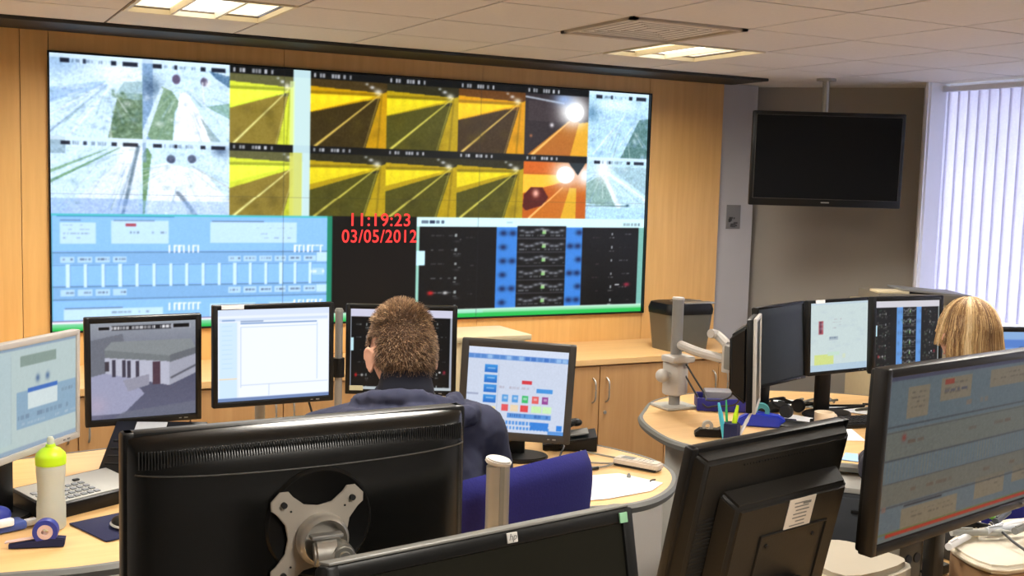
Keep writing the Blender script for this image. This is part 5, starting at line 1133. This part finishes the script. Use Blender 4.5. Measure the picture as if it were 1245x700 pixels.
def hand_joints(J, E, wrist_i, w, d, up, side):
    """palm plus five bent fingers; d forward, up = back of the hand, side = towards thumb"""
    d = Vector(d).normalized(); up = Vector(up).normalized(); sd = Vector(side).normalized(); w = Vector(w)
    palm = w+d*.045; J.append((*palm, (.030, .014))); pi = len(J)-1; E.append((wrist_i, pi))
    for k, (off, L) in enumerate(((.028, .078), (.010, .086), (-.009, .080), (-.026, .064))):
        base = w+d*.088+sd*off; J.append((*base, .0105)); bi = len(J)-1; E.append((pi, bi)); pr = bi; p = base; ang = .15
        for q, f in enumerate((.46, .3, .24)):
            ang += .38; p = p+(d*math.cos(ang)-up*math.sin(ang))*L*f; J.append((*p, .0092-.0009*q)); E.append((pr, len(J)-1)); pr = len(J)-1
    p = w+d*.035+sd*.03; J.append((*p, .013)); E.append((pi, len(J)-1)); pr = len(J)-1
    for q in (.033, .028): p = p+(d*.75+sd*.5-up*.35).normalized()*q; J.append((*p, .0105)); E.append((pr, len(J)-1)); pr = len(J)-1
def person(label, hips, faz, headc, head_yaw, head_pitch, sh_w, jacket, collar, trous, hair_fn, hood=True, scale=1.0, jr=1.0):
    """seated figure; local +y is forward"""
    t = thing('person', label, 'person', (hips[0], hips[1], 0), -R(faz))
    M = Matrix.Translation((hips[0], hips[1], 0)) @ Matrix.Rotation(-R(faz), 4, 'Z'); hl = M.inverted() @ Vector(headc)
    hz = hips[2]; nz = hl.z-.128; ny = hl.y-.03; nx = hl.x; cz = nz-.045
    J = [(0, 0, hz, (.14, .10)), (nx*.3, ny*.35, hz+.2, (.13, .09)), (nx*.7, ny*.75, cz-.13, (.14*jr, .09*jr)), (nx, ny*.95, cz-.01, (.085*jr, .055*jr)), (nx, ny, nz+.02, .053), (hl.x, hl.y-.01, hl.z-.06, .052)]
    E = [(0, 1), (1, 2), (2, 3), (3, 4), (4, 5)]
    arms = []
    for s in (-1, 1):
        sh = (nx+s*sh_w/2, ny*.95, cz-.02); el = (nx+s*(sh_w/2+.085), ny*.9+.10, cz-.27); wr = (nx+s*.17, ny+.43, DZ1+.052)
        i = len(J); J += [(sh[0], sh[1], sh[2]-.03, .04*jr), (*el, .036), (*wr, .026)]; E += [(3, i), (i, i+1), (i+1, i+2)]; arms.append((sh, el, wr))
        d = Vector((-s*.25, 1, -.05)); hand_joints(J, E, i+2, wr, d, (0, 0, 1), (-s, -.25, 0))
        i = len(J); J += [(s*.1, .03, hz-.02, .09), (s*.12, .42, hz-.02, .065), (s*.13, .44, .12, .045), (s*.13, .45, .05, .04), (s*.13, .60, .04, .035)]; E += [(0, i), (i, i+1), (i+1, i+2), (i+2, i+3), (i+3, i+4)]
    b = skin_bm(J, E, 0, 2); T = Matrix.Translation(hl) @ Matrix.Rotation(-R(head_yaw), 4, 'Z') @ Matrix.Rotation(R(head_pitch), 4, 'X') @ Matrix.Scale(scale, 4)
    join(b, head_bm(T)); body = obj('body', b, M_SKIN, t, ang=180)
    rm = body.modifiers.new('Remesh', 'REMESH'); rm.mode = 'VOXEL'; rm.voxel_size = .0042; rm.use_smooth_shade = True
    sm = body.modifiers.new('Smooth', 'SMOOTH'); sm.factor = .5; sm.iterations = 5
    for s in (-1, 1):
        eb = BM(); add_sphere(eb, (s*.0285, .0775, .007), .0105, (1.25, 1, .8), T=T); e = obj('eye', eb, mat('eye_white', (225, 220, 212), .2), body)
        ib = BM(); add_sphere(ib, (s*.0285, .0868, .0065), .0046, (1, .4, 1), 16, T=T); obj('iris', ib, mat('eye_iris', (60, 50, 40), .2), body)
        bb = BM(); add_tube(bb, [(s*.016, .0985, .026), (s*.030, .0965, .031), (s*.044, .088, .027)], [.0032, .0016], 8, 6, T=T); obj('eyebrow', bb, mat('eyebrow_brown', (90, 66, 46), .8), body)
    lb = BM(); add_tube(lb, [(-.024, .083, -.0615), (-.010, .0925, -.0605), (0, .094, -.0615), (.010, .0925, -.0605), (.024, .083, -.0615)], .0028, 8, 6, T=T); obj('lips', lb, mat('lip', (176, 100, 92), .5), body)
    # jacket
    J = [(0, -.0, hz+.0, (.19*jr, .15*jr)), (nx*.3, ny*.35, hz+.2, (.185*jr, .145*jr)), (nx*.7, ny*.75, cz-.13, (.195*jr, .145*jr)), (nx, ny*.92, cz-.015, (.15*jr, .09*jr)), (nx, ny*.98-.005, cz+.05, (.082, .07))]
    E = [(0, 1), (1, 2), (2, 3), (3, 4)]
    for (sh, el, wr), s in zip(arms, (-1, 1)):
        i = len(J); m1 = [(a+b2)/2 for a, b2 in zip(sh, el)]; m2 = [(a+b2)/2 for a, b2 in zip(el, wr)]
        J += [(sh[0], sh[1], sh[2]-.02, .078*jr), (*m1, .073*jr), (*el, .064*jr), (*m2, .052*jr), (wr[0]-s*.0, wr[1]-.02, wr[2]+.005, .040)]; E += [(3, i), (i, i+1), (i+1, i+2), (i+2, i+3), (i+3, i+4)]
    b = skin_bm(J, E, 0, 2); jk = obj('jacket', b, jacket, t, ang=180)
    rm = jk.modifiers.new('Remesh', 'REMESH'); rm.mode = 'VOXEL'; rm.voxel_size = .008; rm.use_smooth_shade = True
    sm = jk.modifiers.new('Smooth', 'SMOOTH'); sm.factor = .5; sm.iterations = 14
    tx = bpy.data.textures.new('folds', 'CLOUDS'); tx.noise_scale = .09; dm = jk.modifiers.new('Folds', 'DISPLACE'); dm.texture = tx; dm.strength = .022; dm.mid_level = .5
    tx = bpy.data.textures.new('creases', 'CLOUDS'); tx.noise_scale = .03; dm = jk.modifiers.new('Creases', 'DISPLACE'); dm.texture = tx; dm.strength = .006
    if collar is not None:
        b = BM(); zc = cz+.085; rings = []
        t2 = BM(); n = 32
        for (r, z) in ((.080, -.035), (.074, .0), (.066, .03), (.064, .045), (.058, .045), (.06, .0)):
            rings.append([t2.verts.new((nx+r*math.cos(2*math.pi*k/n), ny-.012+r*.95*math.sin(2*math.pi*k/n), zc+z+.012*math.cos(2*math.pi*k/n*1+1.57))) for k in range(n)])
        for A, B2 in zip(rings, rings[1:]):
            for k in range(n): t2.faces.new((A[k], A[(k+1) % n], B2[(k+1) % n], B2[k]))
        bmesh.ops.recalc_face_normals(t2, faces=t2.faces); join(b, t2); obj('collar', b, collar, t, ang=180)
    if hood:
        b = BM(); P1 = []; P2 = []
        for k in range(13):
            a = R(180+15*k); P1.append((nx+.125*math.cos(a), ny-.035+.075*math.sin(a), cz+.075+.012*math.sin(a*2)-.02*abs(math.cos(a)))); P2.append((nx+.165*math.cos(a), ny-.05+.095*math.sin(a), cz+.035-.012*abs(math.cos(a))))
        add_tube(b, P1, .026, 12, 2); add_tube(b, P2, .03, 12, 2); hd = obj('hood', b, jacket, t, ang=180)
        rm = hd.modifiers.new('Remesh', 'REMESH'); rm.mode = 'VOXEL'; rm.voxel_size = .007; rm.use_smooth_shade = True
        dm = hd.modifiers.new('Folds', 'DISPLACE'); dm.texture = tx; dm.strength = .012
    J = [(0, -.01, hz-.01, (.17, .13))]; E = []
    for s in (-1, 1):
        i = len(J); J += [(s*.1, .03, hz-.02, .105), (s*.12, .42, hz-.02, .082), (s*.13, .44, .2, .06), (s*.13, .44, .1, .06)]; E += [(0, i), (i, i+1), (i+1, i+2), (i+2, i+3)]
    b = skin_bm(J, E, 0, 2); tr_ = obj('trousers', b, trous, t, ang=180); rm = tr_.modifiers.new('Remesh', 'REMESH'); rm.mode = 'VOXEL'; rm.voxel_size = .009; rm.use_smooth_shade = True; sm = tr_.modifiers.new('Smooth', 'SMOOTH'); sm.factor = .5; sm.iterations = 8
    for s in (-1, 1):
        b = BM(); add_sphere(b, (s*.13, .52, .05), .05, (.95, 2.5, 1.0)); add_box(b, (s*.13, .52, .012), (.09, .25, .02), .008); obj('shoe', b, M_BLACK, t)
    hair_fn(t, T); return t
def hair_material(name, cols):
    m = bpy.data.materials.new(name); m.use_nodes = True; nt = m.node_tree; b = nt.nodes['Principled BSDF']
    a = nt.nodes.new('ShaderNodeAttribute'); a.attribute_name = 'Col'; nt.links.new(a.outputs['Color'], b.inputs['Base Color']); b.inputs['Roughness'].default_value = .45; MATS[name] = m; return m
def strands(name, parent, paths, cols, m, w=.0009):
    """one mesh of thin three-sided strands"""
    V = []; Fc = []; C = []
    for P, c in zip(paths, cols):
        n = len(P); base = len(V)
        for i, p in enumerate(P):
            d = (P[min(i+1, n-1)]-P[max(i-1, 0)]).normalized(); a = d.cross(Vector((.3, .2, 1))).normalized(); b2 = d.cross(a); r = w*(1-.75*i/(n-1))
            for k in range(3): V.append(p+a*r*math.cos(2.0944*k)+b2*r*math.sin(2.0944*k)); C.append(c)
        for i in range(n-1):
            for k in range(3): q = base+3*i; Fc.append((q+k, q+(k+1) % 3, q+3+(k+1) % 3, q+3+k))
    me = bpy.data.meshes.new(name); me.from_pydata(V, [], Fc); me.polygons.foreach_set('use_smooth', [True]*len(me.polygons))
    at = me.attributes.new('Col', 'FLOAT_COLOR', 'POINT'); at.data.foreach_set('color', np.array([(*c, 1) for c in C], np.float32).ravel())
    me.materials.append(m); o = bpy.data.objects.new(name, me); COL.objects.link(o); o.parent = parent; return o
def skull(th, ph, k=1.0):
    """th from crown down, ph around; matches head_bm"""
    x, y, z = math.sin(th)*math.sin(ph), math.sin(th)*math.cos(ph), math.cos(th)
    X, Y, Z = x*.077, y*.098, z*.118
    if z < 0: X *= 1-.28*(-z)**1.3*(1 if y > -.2 else .6); Y *= 1-.12*(-z)**2
    if z < -.2 and y < 0: Y *= 1-.22*min(1, (-z-.2)*1.3)
    return Vector((X*k, Y*k, Z*k))
def short_hair(parent, T):
    m = hair_material('short_brown_hair', None); rr = random.Random(4)
    # cap under the strands
    b = BM(); t = BM(); N, Mq = 48, 26; V = []
    def low(ph):
        f = math.cos(ph); a = abs(ph)
        return R(58) if f > .5 else (R(80) if f > .12 else (R(70) if f > -.28 else (R(108) if f > -.5 else R(126))))
    for j in range(Mq+1):
        row = []
        for i in range(N):
            ph = -math.pi+2*math.pi*i/N; row.append(t.verts.new(skull(low(ph)*j/Mq+.001, ph, 1.035)))
        V.append(row)
    for j in range(Mq):
        for i in range(N): t.faces.new((V[j][i], V[j][(i+1) % N], V[j+1][(i+1) % N], V[j+1][i]))
    t.transform(T); join(b, t); cap = obj('hair', b, mat('hair_base_brown', (88, 66, 50), .8, vary=.3, scale=120), parent, ang=180)
    paths = []; cols = []
    pal = [lin(c) for c in ((120, 90, 66), (84, 62, 46), (152, 120, 90), (62, 46, 36), (186, 156, 120), (100, 74, 54))]
    for _ in range(15000):
        ph = rr.uniform(-math.pi, math.pi); th = math.acos(1-rr.random()*(1-math.cos(low(ph)))); p = skull(th, ph, 1.03); n = p.normalized()
        L = rr.uniform(.009, .022)*(1.1 if th < .9 else .6); down = Vector((0, -.4, -1)); dirv = (n*.75+down*.45*min(1, th)+Vector((rr.uniform(-.35, .35), rr.uniform(-.35, .35), rr.uniform(-.2, .3)))).normalized()
        q = [p, p+dirv*L*.55, p+dirv*L+down*L*.12]; paths.append([T @ v for v in q]); cols.append(rr.choice(pal if th > .6 else pal+pal[2:3]+pal[4:5]))
    o = strands('hair_strands', cap, paths, cols, m, .0008)
def bob_hair(parent, T):
    m = hair_material('blonde_hair', None); rr = random.Random(9)
    b = BM(); t = BM(); N, Mq = 48, 30; V = []
    def pos(th, ph, k):
        f = math.cos(ph)
        if th < 1.45:
            p = skull(th, ph, 1.1*k)+Vector((0, -.004, 0)); p.x *= 1.04; p.z *= .95+.05*th/1.45; return p
        p = skull(1.45, ph, 1.1*k); p.x *= 1.04; fall = (th-1.45)*.16; p = p+Vector((p.x*.12*math.sin(min(3.1, fall*22)), p.y*.08*math.sin(min(3.1, fall*20)), -fall)); 
        if fall > .09: q = (fall-.09); p.x *= 1-q*2.2; p.y *= 1-q*2.2
        return p
    def low(ph): f = math.cos(ph); return 1.0 if f > .5 else (1.62 if f > -.12 else 2.32)
    for j in range(Mq+1):
        V.append([t.verts.new(pos(max(.001, low(-math.pi+2*math.pi*i/N)*j/Mq), -math.pi+2*math.pi*i/N, 1.0)) for i in range(N)])
    for j in range(Mq):
        for i in range(N): t.faces.new((V[j][i], V[j][(i+1) % N], V[j+1][(i+1) % N], V[j+1][i]))
    bmesh.ops.solidify(t, geom=list(t.faces), thickness=.004); t.transform(T); join(b, t); cap = obj('hair', b, mat('hair_base_blonde', (140, 108, 70), .7, vary=.3, scale=60), parent, ang=180)
    paths = []; cols = []; pal = [lin(c) for c in ((190, 152, 100), (160, 122, 76), (222, 190, 136), (126, 92, 60), (240, 216, 170), (98, 72, 50))]
    for _ in range(5200):
        ph = rr.uniform(-math.pi, math.pi); th0 = rr.uniform(.02, 1.5); th1 = min(low(ph)+rr.uniform(-.05, .12), th0+rr.uniform(.7, 1.6)); k = 1.0+rr.uniform(.0, .035); dph = rr.uniform(-.05, .05)
        q = [pos(th0+(th1-th0)*i/6, ph+dph*i/6, k) for i in range(7)]; paths.append([T @ v for v in q])
        w = math.sin(ph*5+1.0)+.6*math.sin(ph*13); cols.append(pal[4] if w > 1.15 and rr.random() < .7 else (pal[2] if w > .5 and rr.random() < .6 else (pal[3] if w < -.8 and rr.random() < .5 else rr.choice(pal[:4]))))
    strands('hair_strands', cap, paths, cols, m, .0013)

def people():
    person('man with short brown hair seen from behind in a dark navy hooded jacket', (1.13, 2.60, .53), 8, (1.107, 2.735, 1.268), -3, -8, .41, M_JACKET, M_COLLAR, M_TROUS, short_hair, True, 1.06)
    person('woman with blonde bobbed hair seen from behind at the right-hand desk', (2.84, 2.22, .50), 30, (2.871, 2.428, 1.282), -22, -4, .31, M_BLOUSE, None, M_TROUS, bob_hair, False, .97, .88)
    chair((1.125, 2.56, 0), R(20), 'blue fabric office chair behind the seated man, turned slightly aside', 1.085, .56)
    chair((2.84, 2.22, 0), -R(30), 'blue office chair carrying the blonde woman', .95, .44)

# ------------------------------------------------------------------ camera, world, light
def finish():
    cam = bpy.data.cameras.new('camera'); co = bpy.data.objects.new('camera', cam); COL.objects.link(co); sc.camera = co
    cam.sensor_width = 36; cam.lens = 1372.2/1245*36; cam.clip_start = .05
    yaw, pitch, roll = R(27.5584), R(-5.5333), R(1.6153)
    F = Vector((math.sin(yaw)*math.cos(pitch), math.cos(yaw)*math.cos(pitch), math.sin(pitch))); Rt = Vector((math.cos(yaw), -math.sin(yaw), 0)); U = Rt.cross(F)
    R2 = Rt*math.cos(roll)+U*math.sin(roll); U2 = U*math.cos(roll)-Rt*math.sin(roll)
    Mx = Matrix((R2, U2, -F)).transposed().to_4x4(); Mx.translation = (0, 0, 1.73); co.matrix_world = Mx
    w = bpy.data.worlds.new('world'); sc.world = w; w.use_nodes = True; nt = w.node_tree; bg = nt.nodes['Background']
    tc = nt.nodes.new('ShaderNodeTexCoord'); sp = nt.nodes.new('ShaderNodeSeparateXYZ'); cr = nt.nodes.new('ShaderNodeValToRGB')
    cr.color_ramp.elements[0].position = .45; cr.color_ramp.elements[0].color = (.55, .56, .62, 1); cr.color_ramp.elements[1].position = .6; cr.color_ramp.elements[1].color = (.84, .87, 1.0, 1)
    mr = nt.nodes.new('ShaderNodeMapRange'); mr.inputs[1].default_value = -1; nt.links.new(tc.outputs['Generated'], sp.inputs[0]); nt.links.new(sp.outputs['Z'], mr.inputs[0]); nt.links.new(mr.outputs[0], cr.inputs[0]); nt.links.new(cr.outputs[0], bg.inputs['Color'])
    bg.inputs['Strength'].default_value = 8.5
    vs = sc.view_settings; sc.display_settings.display_device = 'sRGB'; vs.view_transform = 'Standard'; vs.look = 'None'; vs.gamma = 1; vs.exposure = 0.0; vs.use_curve_mapping = False
    sc.cycles.use_denoising = True
    try: sc.cycles.denoiser = 'OPENIMAGEDENOISE'
    except Exception: pass
    sc.cycles.max_bounces = 8; sc.cycles.diffuse_bounces = 5; sc.cycles.glossy_bounces = 3; sc.cycles.sample_clamp_indirect = 6

build_room(); ceiling_items(); video_wall(); cabinets(); television(); monitors(); hp_monitor(); big_back(); right_back(); desks(); articulated_arm(); small_things(); second_desk_things(); people(); finish()
